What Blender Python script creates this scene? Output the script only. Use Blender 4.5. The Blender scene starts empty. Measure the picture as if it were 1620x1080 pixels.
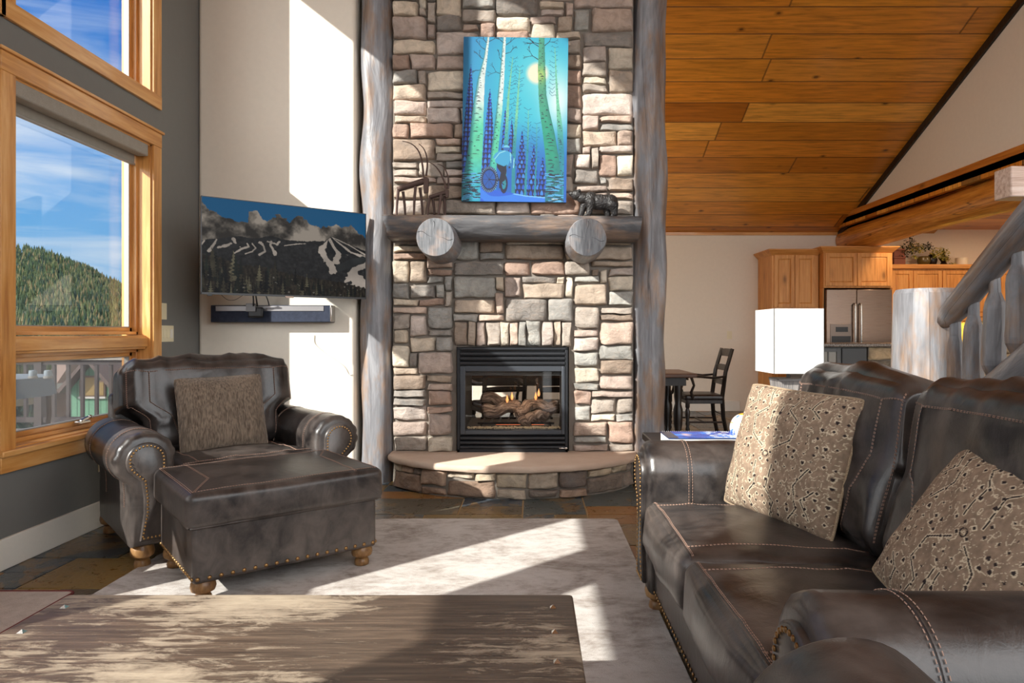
import bpy, bmesh, math, random
import numpy as np
from mathutils import Vector, Matrix, noise as mn
PI = math.pi
SC = bpy.context.scene
COL = SC.collection
F = 1060.0; CX = 842.0; HY = 527.0; CH = 1.2

def at(px, py, Y):
    """a point at depth Y seen at pixel px, py"""
    return Vector(((px-CX)*Y/F, Y, CH-(py-HY)*Y/F))
def s2l(c):
    return tuple((v/12.92 if v <= .04045 else ((v+.055)/1.055)**2.4) for v in c)
def rgb(r, g, b):
    return s2l((r/255., g/255., b/255.))
def sm(a, b, x):
    t = min(1, max(0, (x-a)/(b-a))) if a != b else float(x > a)
    return t*t*(3-2*t)
def n3(x, y, z, s=1.0, o=0.0):
    return mn.noise(Vector((x*s+o, y*s+o*1.7, z*s-o)))

# ------------------------------------------------------------------ mesh builder
class MB:
    def __init__(self):
        self.v = []; self.f = []; self.c = []; self.t = []; self.m = []; self.cur = (1, 1, 1); self.mi = 0
    def add(self, vs, fs, col=None, tc=None):
        b = len(self.v)
        self.v += [tuple(p) for p in vs]
        c = col if col is not None else self.cur
        if isinstance(c, list): self.c += c
        else: self.c += [c]*len(vs)
        self.t += tc if tc is not None else [(0, 0, 0)]*len(vs)
        for f in fs:
            self.f.append([b+i for i in f]); self.m.append(self.mi)
        return self
    def box(self, a, b, col=None):
        x0, y0, z0 = a; x1, y1, z1 = b
        if x0 > x1: x0, x1 = x1, x0
        if y0 > y1: y0, y1 = y1, y0
        if z0 > z1: z0, z1 = z1, z0
        return self.add([(x0,y0,z0),(x1,y0,z0),(x1,y1,z0),(x0,y1,z0),(x0,y0,z1),(x1,y0,z1),(x1,y1,z1),(x0,y1,z1)],
                        [(0,3,2,1),(4,5,6,7),(0,1,5,4),(1,2,6,5),(2,3,7,6),(3,0,4,7)], col)
    def obox(self, c, s, R=None, col=None):
        """box of size s centred at c, turned by R"""
        b = len(self.v)
        h = [q/2 for q in s]
        self.box((-h[0],-h[1],-h[2]), (h[0],h[1],h[2]), col)
        for i in range(b, len(self.v)):
            p = Vector(self.v[i])
            if R is not None: p = R @ p
            self.v[i] = tuple(p+Vector(c))
        return self
    def quad(self, a, b, c, d, col=None):
        return self.add([a,b,c,d], [(0,1,2,3)], col)
    def tube(self, pts, rad, seg=12, cap=True, rough=0.0, rs=3.0, col=None, off=0.0, squash=None, facet=0.0):
        pts = [Vector(p) for p in pts]
        if not isinstance(rad, (list, tuple)): rad = [rad]*len(pts)
        n = len(pts); vs = []; tc = []; L = 0
        up = None
        for i, p in enumerate(pts):
            if i == 0: d = pts[1]-pts[0]
            elif i == n-1: d = pts[-1]-pts[-2]
            else: d = (pts[i+1]-pts[i]).normalized()+(pts[i]-pts[i-1]).normalized()
            d.normalize()
            if up is None:
                up = Vector((0,0,1)) if abs(d.z) < .9 else Vector((1,0,0))
            s = d.cross(up)
            if s.length < 1e-6: s = d.orthogonal()
            s.normalize(); u = s.cross(d).normalized(); up = u
            if i: L += (p-pts[i-1]).length
            for k in range(seg):
                a = 2*PI*k/seg
                r = rad[i]
                if rough:
                    r *= 1+rough*mn.noise(Vector((math.cos(a)*1.3+off, math.sin(a)*1.3, L*rs+off)))
                if facet:
                    r *= 1+facet*mn.cell(Vector((k*1.0+off, math.floor((L+off)*1.7+k*.37)*1.0, off)))
                ca, sa = math.cos(a)*r, math.sin(a)*r
                if squash: ca *= squash[0]; sa *= squash[1]
                vs.append(p+s*ca+u*sa)
                tc.append((math.cos(a)*rad[i]+off, math.sin(a)*rad[i]+off, L+off))
        fs = []
        for i in range(n-1):
            for k in range(seg):
                k2 = (k+1) % seg
                fs.append((i*seg+k, i*seg+k2, (i+1)*seg+k2, (i+1)*seg+k))
        if cap:
            fs.append(tuple(range(seg-1, -1, -1))); fs.append(tuple((n-1)*seg+k for k in range(seg)))
        return self.add(vs, fs, col, tc)
    def lathe(self, c, prof, seg=20, col=None, R=None):
        vs = []; tc = []
        for (r, z) in prof:
            for k in range(seg):
                a = 2*PI*k/seg
                p = Vector((math.cos(a)*r, math.sin(a)*r, z))
                if R is not None: p = R @ p
                vs.append(p+Vector(c)); tc.append((math.cos(a)*r, math.sin(a)*r, z))
        n = len(prof); fs = []
        for i in range(n-1):
            for k in range(seg):
                k2 = (k+1) % seg
                fs.append((i*seg+k, i*seg+k2, (i+1)*seg+k2, (i+1)*seg+k))
        if prof[0][0] > 1e-5: fs.append(tuple(range(seg-1, -1, -1)))
        if prof[-1][0] > 1e-5: fs.append(tuple((n-1)*seg+k for k in range(seg)))
        return self.add(vs, fs, col, tc)
    def ball(self, c, r, seg=16, rings=10, col=None, R=None):
        if not isinstance(r, (list, tuple)): r = (r, r, r)
        vs = []; fs = []
        for i in range(rings+1):
            th = PI*i/rings
            for k in range(seg):
                a = 2*PI*k/seg
                p = Vector((r[0]*math.sin(th)*math.cos(a), r[1]*math.sin(th)*math.sin(a), -r[2]*math.cos(th)))
                if R is not None: p = R @ p
                vs.append(p+Vector(c))
        for i in range(rings):
            for k in range(seg):
                k2 = (k+1) % seg
                fs.append((i*seg+k, i*seg+k2, (i+1)*seg+k2, (i+1)*seg+k))
        return self.add(vs, fs, col)
    def prism(self, poly, f0, f1, caps=True, col=None):
        """poly: list of 2d points, f0 / f1 map them to 3d"""
        n = len(poly)
        vs = [f0(*p) for p in poly]+[f1(*p) for p in poly]
        fs = [(i, (i+1) % n, n+(i+1) % n, n+i) for i in range(n)]
        if caps: fs += [tuple(range(n-1, -1, -1)), tuple(range(n, 2*n))]
        return self.add(vs, fs, col)
    def grid(self, nu, nv, fn, col=None, closeu=False):
        vs = [fn(i/(nu-1) if not closeu else i/nu, j/(nv-1)) for j in range(nv) for i in range(nu)]
        fs = []
        for j in range(nv-1):
            for i in range(nu if closeu else nu-1):
                i2 = (i+1) % nu
                fs.append((j*nu+i, j*nu+i2, (j+1)*nu+i2, (j+1)*nu+i))
        cc = [col(i/(nu-1), j/(nv-1)) for j in range(nv) for i in range(nu)] if callable(col) else col
        return self.add(vs, fs, cc)
    def build(self, name, mat, parent=None, local=False, smooth=None, bevel=0, bseg=2, sub=0, sharp=38, weld=False):
        me = bpy.data.meshes.new(name)
        vs = [Vector(p) for p in self.v]
        o = bpy.data.objects.new(name, me)
        if parent is not None:
            if not local:
                M_ = Matrix.Identity(4); q = parent; ch = []
                while q is not None: ch.append(q.matrix_basis.copy()); q = q.parent
                for b in reversed(ch): M_ = M_ @ b
                Mi = M_.inverted(); vs = [Mi @ p for p in vs]
            o.parent = parent
        elif not local and vs:
            xs = [p.x for p in vs]; ys = [p.y for p in vs]; zs = [p.z for p in vs]
            c = Vector(((min(xs)+max(xs))/2, (min(ys)+max(ys))/2, min(zs)))
            vs = [p-c for p in vs]; o.location = c
        me.from_pydata([tuple(p) for p in vs], [], self.f)
        if any(c != (1, 1, 1) for c in self.c):
            a = me.color_attributes.new('Col', 'FLOAT_COLOR', 'POINT')
            a.data.foreach_set('color', np.array([(*c, 1.0) for c in self.c], dtype=np.float32).ravel())
        if any(t != (0, 0, 0) for t in self.t):
            a = me.attributes.new('tc', 'FLOAT_VECTOR', 'POINT')
            a.data.foreach_set('vector', np.array(self.t, dtype=np.float32).ravel())
        mats = mat if isinstance(mat, (list, tuple)) else [mat]
        for m_ in mats: me.materials.append(m_)
        if len(mats) > 1: me.polygons.foreach_set('material_index', self.m)
        bm = bmesh.new(); bm.from_mesh(me)
        if weld: bmesh.ops.remove_doubles(bm, verts=bm.verts, dist=1e-4)
        bmesh.ops.recalc_face_normals(bm, faces=bm.faces)
        bm.to_mesh(me); bm.free()
        if smooth is None: smooth = True
        if smooth:
            me.shade_smooth(); me.set_sharp_from_angle(angle=math.radians(sharp))
        COL.objects.link(o)
        if bevel:
            b = o.modifiers.new('bevel', 'BEVEL'); b.width = bevel; b.segments = bseg; b.limit_method = 'ANGLE'; b.angle_limit = math.radians(40)
            b.harden_normals = False
        if sub:
            s = o.modifiers.new('sub', 'SUBSURF'); s.levels = sub; s.render_levels = sub
        return o

def thing(name, label, cat, loc=(0,0,0), rz=0.0, group=None):
    o = bpy.data.objects.new(name, None); COL.objects.link(o)
    o.location = loc; o.rotation_euler = (0, 0, rz); o.empty_display_size = .1
    o['label'] = label; o['category'] = cat
    if group: o['group'] = group
    return o
def tag(o, label, cat, group=None, kind=None):
    o['label'] = label; o['category'] = cat
    if group: o['group'] = group
    if kind: o['kind'] = kind
    return o
def struct(o, label=None, cat=None):
    o['kind'] = 'structure'
    if label: o['label'] = label
    if cat: o['category'] = cat
    return o
def copytree(o, parent=None):
    c = o.copy(); COL.objects.link(c); c.parent = parent
    for ch in [q for q in list(COL.objects) if q.parent == o]: copytree(ch, c)
    return c

# ------------------------------------------------------------------ materials
def setramp(e, stops):
    e.remove(e[1])
    for i, (p, c) in enumerate(stops):
        q = e[0] if i == 0 else e.new(p)
        q.position = p; q.color = (*c, 1) if isinstance(c, tuple) else (c, c, c, 1)
class NT:
    def __init__(self, name, emit=False):
        self.m = bpy.data.materials.new(name); self.m.use_nodes = True
        self.t = self.m.node_tree; self.n = self.t.nodes
        self.b = self.n['Principled BSDF']; self.out = self.n['Material Output']
    def node(self, ty, **kw):
        n = self.n.new(ty)
        for k, v in kw.items():
            if k.startswith('_'): setattr(n, k[1:], v)
            else: self.set(n.inputs[k.replace('__', ' ')], v)
        return n
    def set(self, sock, v):
        if isinstance(v, bpy.types.NodeSocket): self.t.links.new(v, sock)
        elif isinstance(v, tuple) and len(v) == 3 and sock.type == 'RGBA': sock.default_value = (*v, 1)
        else: sock.default_value = v
    def coord(self, scale=(1,1,1), src='Object', rot=(0,0,0), loc=(0,0,0)):
        if src == 'tc':
            o = self.node('ShaderNodeAttribute', _attribute_name='tc').outputs['Vector']
        else: o = self.node('ShaderNodeTexCoord').outputs[src]
        mp = self.node('ShaderNodeMapping'); self.set(mp.inputs['Vector'], o)
        mp.inputs['Scale'].default_value = scale; mp.inputs['Rotation'].default_value = rot; mp.inputs['Location'].default_value = loc
        return mp.outputs[0]
    def noise(self, vec, scale=5, detail=4, rough=.55, dist=0.0, out='Fac'):
        n = self.node('ShaderNodeTexNoise', Scale=scale, Detail=detail, Roughness=rough, Distortion=dist)
        if vec is not None: self.set(n.inputs['Vector'], vec)
        return n.outputs[out]
    def ramp(self, fac, stops, interp='LINEAR'):
        r = self.node('ShaderNodeValToRGB'); self.set(r.inputs[0], fac)
        e = r.color_ramp.elements; r.color_ramp.interpolation = interp
        setramp(e, stops)
        return r.outputs[0]
    def mix(self, fac, a, b, mode='MIX'):
        n = self.node('ShaderNodeMix', _data_type='RGBA', _blend_type=mode)
        self.set(n.inputs[0], fac)
        self.set(n.inputs[6], a); self.set(n.inputs[7], b)
        return n.outputs[2]
    def math(self, op, a, b=0.0, c=0.0):
        n = self.node('ShaderNodeMath', _operation=op)
        self.set(n.inputs[0], a); self.set(n.inputs[1], b)
        if len(n.inputs) > 2: self.set(n.inputs[2], c)
        return n.outputs[0]
    def bump(self, h, strength=.3, dist=.01, normal=None):
        n = self.node('ShaderNodeBump', Strength=strength, Distance=dist, Height=h)
        if normal is not None: self.set(n.inputs['Normal'], normal)
        return n.outputs[0]
    def fin(self, color=None, rough=None, normal=None, metal=None, spec=None, **kw):
        b = self.b
        if color is not None: self.set(b.inputs['Base Color'], color)
        if rough is not None: self.set(b.inputs['Roughness'], rough)
        if normal is not None: self.set(b.inputs['Normal'], normal)
        if metal is not None: self.set(b.inputs['Metallic'], metal)
        if spec is not None: self.set(b.inputs['Specular IOR Level'], spec)
        for k, v in kw.items(): self.set(b.inputs[k.replace('__', ' ')], v)
        return self.m

def plain(name, color, rough=.5, metal=0, bump=0, bscale=60, var=0.0, spec=.5):
    t = NT(name)
    co = t.coord()
    nz = t.noise(co, bscale, 3)
    c = color
    if var:
        n2 = t.noise(co, bscale*.12, 4)
        c = t.mix(n2, tuple(x*(1-var) for x in color), tuple(min(1, x*(1+var)) for x in color))
    else:
        c = t.mix(nz, tuple(x*.96 for x in color), tuple(min(1, x*1.04) for x in color))
    nm = t.bump(nz, bump, .004) if bump else None
    return t.fin(c, rough, nm, metal, spec)

def wood(name, dark, mid, light, axis='Z', rough=.45, knots=True, scale=1.0, src='Object', bump=.25, stretch=.07, coat=0.0, knotcol=None):
    t = NT(name)
    sc = {'X': (stretch,1,1), 'Y': (1,stretch,1), 'Z': (1,1,stretch)}[axis]
    if src == 'tc': sc = (1,1,stretch)
    co = t.coord(tuple(s*scale for s in sc), src)
    warp = t.noise(t.coord(tuple((.25+.75*s)*scale*.8 for s in sc), src), 2.2, 2, out='Color')
    v = t.node('ShaderNodeMix', _data_type='VECTOR'); v.inputs[0].default_value = .08
    t.set(v.inputs[4], co); t.set(v.inputs[5], warp)
    g = t.noise(v.outputs[1], 38, 5, .6)
    big = t.noise(co, 5, 3)
    c = t.ramp(t.math('ADD', t.math('MULTIPLY', g, .62), t.math('MULTIPLY', big, .38)), [(.34, dark), (.5, mid), (.66, light)])
    if knots:
        ksc = {'X': (.45,1,1), 'Y': (1,.45,1), 'Z': (1,1,.45)}[axis] if src != 'tc' else (1,1,.45)
        vo = t.node('ShaderNodeTexVoronoi', Scale=3.1*scale, Randomness=1.0); t.set(vo.inputs['Vector'], t.coord(ksc, src, loc=(.31,.17,.4)))
        k = t.ramp(vo.outputs['Distance'], [(.035, 1.0), (.10, .25), (.16, 0.0)])
        c = t.mix(t.math('MULTIPLY', k, .75), c, knotcol or tuple(x*.35 for x in dark))
    nm = t.bump(g, bump, .004)
    return t.fin(c, rough, nm, 0, .4, Coat__Weight=coat)

def leather(name, base, worn, rough=.34, wear=.5, coat=.0):
    t = NT(name)
    co = t.coord()
    big = t.noise(co, 3.4, 5, .62, .6)
    med = t.noise(t.coord((1, .45, .7)), 12, 6, .62, .9)
    w = t.ramp(t.math('ADD', t.math('MULTIPLY', big, .6), t.math('MULTIPLY', med, .4)), [(.40, 0.0), (.68, 1.0)])
    c = t.mix(t.math('MULTIPLY', w, wear), base, worn)
    vo = t.node('ShaderNodeTexVoronoi', Scale=320.0); t.set(vo.inputs['Vector'], co)
    fine = t.noise(co, 180, 2)
    wr = t.noise(t.coord((1,1,.5)), 15, 4, .55, 1.6)
    n1 = t.bump(t.math('ADD', t.math('MULTIPLY', vo.outputs['Distance'], .5), fine), .12, .0015)
    n2 = t.bump(wr, .2, .007, n1)
    ro = t.math('ADD', rough-.03, t.math('MULTIPLY', w, .12))
    return t.fin(c, ro, n2, 0, .55, Coat__Weight=coat, Coat__Roughness=.25)

def glassy(name, tint=(1,1,1), refl=1.0, screen=0.0, scol=(.3,.3,.3), r=.0):
    t = NT(name); n = t.n
    tr = t.node('ShaderNodeBsdfTransparent', Color=tint); gl = t.node('ShaderNodeBsdfGlossy', Roughness=r)
    lw = t.node('ShaderNodeLayerWeight', Blend=.5)
    fr = t.math('MULTIPLY_ADD', t.math('POWER', lw.outputs['Facing'], 5.0), .9, .03)
    mx = t.node('ShaderNodeMixShader'); t.set(mx.inputs[0], t.math('MULTIPLY', fr, refl)); t.set(mx.inputs[1], tr.outputs[0]); t.set(mx.inputs[2], gl.outputs[0])
    last = mx.outputs[0]
    if screen:
        df = t.node('ShaderNodeBsdfDiffuse', Color=scol); m2 = t.node('ShaderNodeMixShader', Fac=screen)
        t.set(m2.inputs[1], last); t.set(m2.inputs[2], df.outputs[0]); last = m2.outputs[0]
    n.remove(t.b); t.set(t.out.inputs[0], last)
    return t.m

def vcol(name, rough=.5, bump=.0, bscale=60, emit=0.0, spec=.5, nvar=0.0, coat=0.0):
    t = NT(name); a = t.node('ShaderNodeAttribute', _attribute_name='Col').outputs['Color']
    c = a
    co = t.coord()
    if nvar:
        nz = t.noise(co, bscale*.25, 6, .65)
        c = t.mix(t.ramp(nz, [(.3, 1-nvar), (.7, 1+nvar*.25)]), (0,0,0), a)
        c = t.mix(1.0, a, t.ramp(nz, [(.3, 1-nvar), (.7, 1.0)]), 'MULTIPLY')
    nm = t.bump(t.noise(co, bscale, 4), bump, .006) if bump else None
    m = t.fin(c, rough, nm, 0, spec, Coat__Weight=coat)
    if emit:
        t.set(t.b.inputs['Emission Color'], c); t.b.inputs['Emission Strength'].default_value = emit
    return m
def emis(name, color, strength):
    t = NT(name); t.set(t.b.inputs['Base Color'], color); t.set(t.b.inputs['Emission Color'], color); t.b.inputs['Emission Strength'].default_value = strength
    return t.m
def cloth(name, c1, c2, scale=220, rough=.9, bump=.5, sc=(1,1,1), dist=.002):
    t = NT(name); co = t.coord(sc); a = t.noise(co, scale, 2); b = t.noise(co, scale*.08, 4)
    c = t.mix(t.ramp(t.math('ADD', t.math('MULTIPLY', a, .7), t.math('MULTIPLY', b, .3)), [(.35, 0.0), (.65, 1.0)]), c1, c2)
    m = t.fin(c, rough, t.bump(a, bump, dist), 0, .15); t.b.inputs['Sheen Weight'].default_value = .15
    return m
M = {}
M['grey_wall'] = plain('grey_wall', rgb(112,112,109), .75, bump=.25, bscale=22)
M['cream_wall'] = plain('cream_wall', rgb(228,219,204), .8, bump=.25, bscale=22)
M['white_trim'] = plain('white_trim', rgb(226,222,212), .5)
M['fir'] = {}
for ax in 'XYZ':
    M['fir'][ax] = wood('fir_trim_'+ax.lower(), rgb(166,106,50), rgb(204,146,80), rgb(224,174,112), ax, .35, scale=.8, bump=.06, coat=.25)
    M['alder'+ax] = wood('knotty_alder_'+ax.lower(), rgb(172,110,52), rgb(208,146,80), rgb(224,166,100), ax, .42, scale=1.0, bump=.06)
    M['weathered'+ax] = wood('weathered_'+ax.lower(), rgb(70,62,58), rgb(112,108,106), rgb(150,142,136), ax, .6, scale=.9, bump=.4)
M['log'] = None
def log_mat(name, warm=.5, dark=1.0, src='tc'):
    t = NT(name)
    g = t.noise(t.coord((1,1,.10), src), 42, 5, .6)
    g2 = t.noise(t.coord((1,1,.22), src), 9, 4, .6, .6)
    v = t.math('ADD', t.math('MULTIPLY', g, .4), t.math('MULTIPLY', g2, .6))
    patch = t.noise(t.coord((1,1,.3), src, loc=(4,2,1)), 7.5, 5, .65)
    c = t.ramp(v, [(.32, tuple(x*dark for x in rgb(92,92,96))), (.5, tuple(x*dark for x in rgb(122,122,126))), (.68, tuple(x*dark for x in rgb(152,152,155)))])
    brown = t.ramp(v, [(.35, rgb(100,82,70)), (.65, rgb(158,132,112))])
    c = t.mix(t.math('MULTIPLY', t.ramp(patch, [(.46, 0.0), (.62, 1.0)]), warm), c, brown)
    vo = t.node('ShaderNodeTexVoronoi', Scale=4.0); t.set(vo.inputs['Vector'], t.coord((1,1,.35), src))
    k = t.ramp(vo.outputs['Distance'], [(.04, 1.0), (.07, 0.0)])
    c = t.mix(t.math('MULTIPLY', k, .6), c, rgb(50,42,38))
    cr = t.noise(t.coord((1,1,.03), src), 5, 2, .5)
    crk = t.ramp(t.math('ABSOLUTE', t.math('SUBTRACT', cr, .5)), [(.0, 1.0), (.004, 0.0)])
    c = t.mix(t.math('MULTIPLY', crk, .8), c, rgb(40,34,32))
    nm = t.bump(g2, .45, .03)
    nm = t.bump(g, .18, .004, nm)
    return t.fin(c, .45, nm, 0, .5)
M['log'] = log_mat('grey_stained_log', .95)
M['logdark'] = log_mat('dark_stained_log', .8, .42)
def honey_log():
    t = NT('honey_log'); co = t.coord((1,1,.06), 'tc'); g = t.noise(co, 40, 5, .65, .5)
    c = t.ramp(g, [(.3, rgb(150,86,26)), (.5, rgb(206,134,50)), (.7, rgb(232,168,80))])
    cr = t.noise(t.coord((1,1,.02), 'tc'), 8, 2, .5)
    crk = t.ramp(t.math('ABSOLUTE', t.math('SUBTRACT', cr, .5)), [(.0, 1.0), (.008, 0.0)])
    c = t.mix(t.math('MULTIPLY', crk, .8), c, rgb(50,26,10))
    return t.fin(c, .38, t.bump(g, .2, .004), 0, .5, Coat__Weight=.3)
M['honey'] = honey_log()
def logend():
    t = NT('log_end_grain'); co = t.coord()
    g = t.noise(t.coord((1,1,.12), rot=(0,.5,0)), 60, 4); p = t.noise(co, 8, 4)
    c = t.ramp(g, [(.3, rgb(74,76,80)), (.6, rgb(116,118,122)), (.75, rgb(148,148,150))])
    c = t.mix(t.ramp(p, [(.5, 0.0), (.68, .6)]), c, rgb(156,134,120))
    return t.fin(c, .5, t.bump(g, .4, .004))
M['logend'] = logend()
# ceiling boards, running along X
def boards(name, cols, width=.30, length=3.6, dark=rgb(60,30,10)):
    t = NT(name)
    tc = t.node('ShaderNodeTexCoord').outputs['Object']
    sp = t.node('ShaderNodeSeparateXYZ'); t.set(sp.inputs[0], tc)
    row = t.math('FLOOR', t.math('DIVIDE', sp.outputs[1], width))
    fy = t.math('FRACT', t.math('DIVIDE', sp.outputs[1], width))
    wn = t.node('ShaderNodeTexWhiteNoise', _noise_dimensions='1D'); t.set(wn.inputs['W'], row)
    xo = t.math('ADD', t.math('DIVIDE', sp.outputs[0], length), t.math('MULTIPLY', wn.outputs[0], 7.3))
    seg = t.math('FLOOR', xo); fx = t.math('FRACT', xo)
    w2 = t.node('ShaderNodeTexWhiteNoise', _noise_dimensions='2D')
    cv = t.node('ShaderNodeCombineXYZ'); t.set(cv.inputs[0], row); t.set(cv.inputs[1], seg); t.set(w2.inputs['Vector'], cv.outputs[0])
    base = t.ramp(w2.outputs['Value'], cols)
    cv2 = t.node('ShaderNodeCombineXYZ'); t.set(cv2.inputs[0], t.math('MULTIPLY', sp.outputs[0], .07)); t.set(cv2.inputs[1], sp.outputs[1]); t.set(cv2.inputs[2], t.math('MULTIPLY', w2.outputs['Value'], 9.0))
    g = t.noise(cv2.outputs[0], 34, 5, .62, .4)
    c = t.mix(1.0, base, t.ramp(g, [(.28, .5), (.5, .9), (.7, 1.15)]), 'MULTIPLY')
    vo = t.node('ShaderNodeTexVoronoi', Scale=4.2); cv3 = t.node('ShaderNodeCombineXYZ')
    t.set(cv3.inputs[0], t.math('MULTIPLY', sp.outputs[0], .6)); t.set(cv3.inputs[1], sp.outputs[1]); t.set(cv3.inputs[2], t.math('MULTIPLY', w2.outputs['Value'], 5.0)); t.set(vo.inputs['Vector'], cv3.outputs[0])
    k = t.ramp(vo.outputs['Distance'], [(.05, 1.0), (.075, .5), (.15, 0.0)])
    c = t.mix(t.math('MULTIPLY', k, .85), c, rgb(64,28,8))
    gy = t.math('ABSOLUTE', t.math('SUBTRACT', fy, .5)); gx = t.math('ABSOLUTE', t.math('SUBTRACT', fx, .5))
    gr = t.math('MAXIMUM', t.ramp(gy, [(.475, 0.0), (.49, 1.0)]), t.ramp(gx, [(.4985, 0.0), (.4995, 1.0)]))
    c = t.mix(t.math('MULTIPLY', gr, .8), c, dark)
    nm = t.bump(t.math('SUBTRACT', 1.0, gr), .6, .008)
    return t.fin(c, .36, nm, 0, .5, Coat__Weight=.2)
M['pine'] = boards('knotty_pine_ceiling', [(0.0, rgb(176,104,28)), (.3, rgb(224,148,50)), (.55, rgb(214,132,40)), (.85, rgb(240,172,74)), (.97, rgb(136,98,50))])
M['leather'] = leather('dark_brown_leather', rgb(28,25,25), rgb(98,89,84), .31, .72)
M['leather_worn'] = leather('worn_grey_brown_leather', rgb(34,30,30), rgb(104,94,88), .38, .75)
M['stitch'] = plain('tan_thread', rgb(158,128,112), .8)
M['brass'] = plain('aged_brass', rgb(150,118,78), .35, 1.0)
M['bunfoot'] = wood('bun_foot_wood', rgb(84,56,34), rgb(126,92,56), rgb(160,124,82), 'Z', .35, False, stretch=.5)
M['black'] = plain('black_metal', rgb(34,36,40), .42, .3)
M['blackp'] = plain('black_plastic', rgb(22,22,24), .35)
M['darkwood'] = wood('ebony_wood', rgb(20,16,14), rgb(34,28,25), rgb(52,43,38), 'Z', .32, False)
M['tablewood'] = wood('table_brown_wood', rgb(66,42,28), rgb(96,64,44), rgb(122,86,60), 'X', .35)
M['iron'] = plain('rusty_iron', rgb(84,66,60), .6, .55, .5, 90, var=.35)
M['bearbronze'] = plain('black_cast_resin', rgb(38,36,36), .42, .2, .9, 120)
M['steel'] = None
t = NT('brushed_stainless'); g = t.noise(t.coord((.02,.02,1)), 260, 2)
M['steel'] = t.fin(t.mix(g, rgb(112,96,86), rgb(140,122,110)), t.math('ADD', .24, t.math('MULTIPLY', g, .1)), t.bump(t.noise(t.coord((.15,1,1)), 3, 1), .1, .02), 1.0)
M['chrome'] = plain('satin_steel', rgb(190,186,180), .25, 1.0)
M['ivory'] = plain('ivory_plastic', rgb(224,214,182), .45)
M['white_fabric'] = None
t = NT('white_linen_shade'); co = t.coord(); g = t.noise(t.coord((1,1,.1)), 400, 2)
tl = t.node('ShaderNodeBsdfTranslucent', Color=(.8,.79,.76)); ms = t.node('ShaderNodeMixShader', Fac=.3)
t.fin(t.mix(g, rgb(232,230,226), rgb(246,245,242)), .9, t.bump(g, .3, .001)); t.set(ms.inputs[1], t.b.outputs[0]); t.set(ms.inputs[2], tl.outputs[0]); t.set(t.out.inputs[0], ms.outputs[0])
M['white_fabric'] = t.m
M['pillow_brown'] = cloth('ribbed_taupe_fabric', rgb(84,74,64), rgb(138,123,108), 120, .95, 1.0, (1,1,.16), .006)
M['pillow_pattern'] = vcol('patterned_tapestry', .92, .6, 420, spec=.1)
M['piping'] = cloth('cream_piping', rgb(120,102,82), rgb(168,148,122), 260)
M['mortar'] = plain('grey_mortar', rgb(122,114,105), .95, bump=.6, bscale=60)
def stone_mat():
    t = NT('ledge_stone'); a = t.node('ShaderNodeAttribute', _attribute_name='Col').outputs['Color']
    co = t.coord(); n1 = t.noise(co, 11, 6, .65, .6); n2 = t.noise(t.coord((.6,1,1.8)), 30, 5, .7)
    c = t.mix(1.0, a, t.ramp(n1, [(.28, .62), (.52, .98), (.72, 1.22)]), 'MULTIPLY')
    c = t.mix(t.ramp(n2, [(.5, 0.0), (.75, .35)]), c, rgb(176,150,128))
    c = t.mix(t.ramp(t.noise(t.coord((1,1,1), loc=(3,1,2)), 6, 4), [(.55, 0.0), (.75, .35)]), c, rgb(120,122,124))
    nm = t.bump(n1, .55, .03); nm = t.bump(n2, .6, .012, nm); nm = t.bump(t.noise(co, 120, 3), .35, .003, nm)
    return t.fin(c, .88, nm, 0, .25)
M['stone'] = stone_mat()
def slab_mat():
    t = NT('sandstone_slab'); co = t.coord(); n1 = t.noise(co, 5, 5); n2 = t.noise(co, 40, 5, .7)
    c = t.mix(n1, rgb(178,152,134), rgb(206,186,168)); nm = t.bump(n2, .4, .006)
    return t.fin(c, .8, nm, 0, .25)
M['slab'] = slab_mat()
def slate_mat():
    t = NT('slate_tile'); a = t.node('ShaderNodeAttribute', _attribute_name='Col').outputs['Color']
    co = t.coord(); n1 = t.noise(co, 2.6, 6, .62, 1.2); n2 = t.noise(co, 14, 6, .7, .8)
    c = t.mix(t.ramp(n1, [(.54, 0.0), (.57, .55)]), a, t.ramp(n2, [(.35, rgb(136,92,36)), (.5, rgb(156,122,66)), (.65, rgb(104,98,84))]))
    c = t.mix(1.0, c, t.ramp(n2, [(.3, .62), (.7, 1.1)]), 'MULTIPLY')
    nm = t.bump(n2, .35, .01)
    return t.fin(c, t.ramp(n2, [(.3, .22), (.7, .42)]), nm, 0, .5)
M['slate'] = slate_mat()
M['grout'] = plain('tan_grout', rgb(176,150,112), .9)
def rug_mat():
    t = NT('silky_rug'); co = t.coord(); n1 = t.noise(t.coord((.7,1.0,1)), 3.6, 8, .72, .8); n2 = t.noise(co, 260, 2); n3_ = t.noise(t.coord((.55,1.1,1)), 22, 6, .75)
    c = t.ramp(t.math('ADD', t.math('MULTIPLY', n1, .6), t.math('MULTIPLY', n3_, .4)), [(.36, rgb(126,112,100)), (.45, rgb(164,154,146)), (.53, rgb(190,183,177)), (.7, rgb(204,199,195))])
    nm = t.bump(n2, .5, .004); nm = t.bump(n3_, .4, .012, nm)
    m = t.fin(c, .75, nm, 0, .2); t.b.inputs['Sheen Weight'].default_value = .2
    return m
M['rug'] = rug_mat()
M['mat_carpet'] = cloth('beige_loop_carpet', rgb(150,136,126), rgb(196,184,174), 330, .95, .9)
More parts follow.
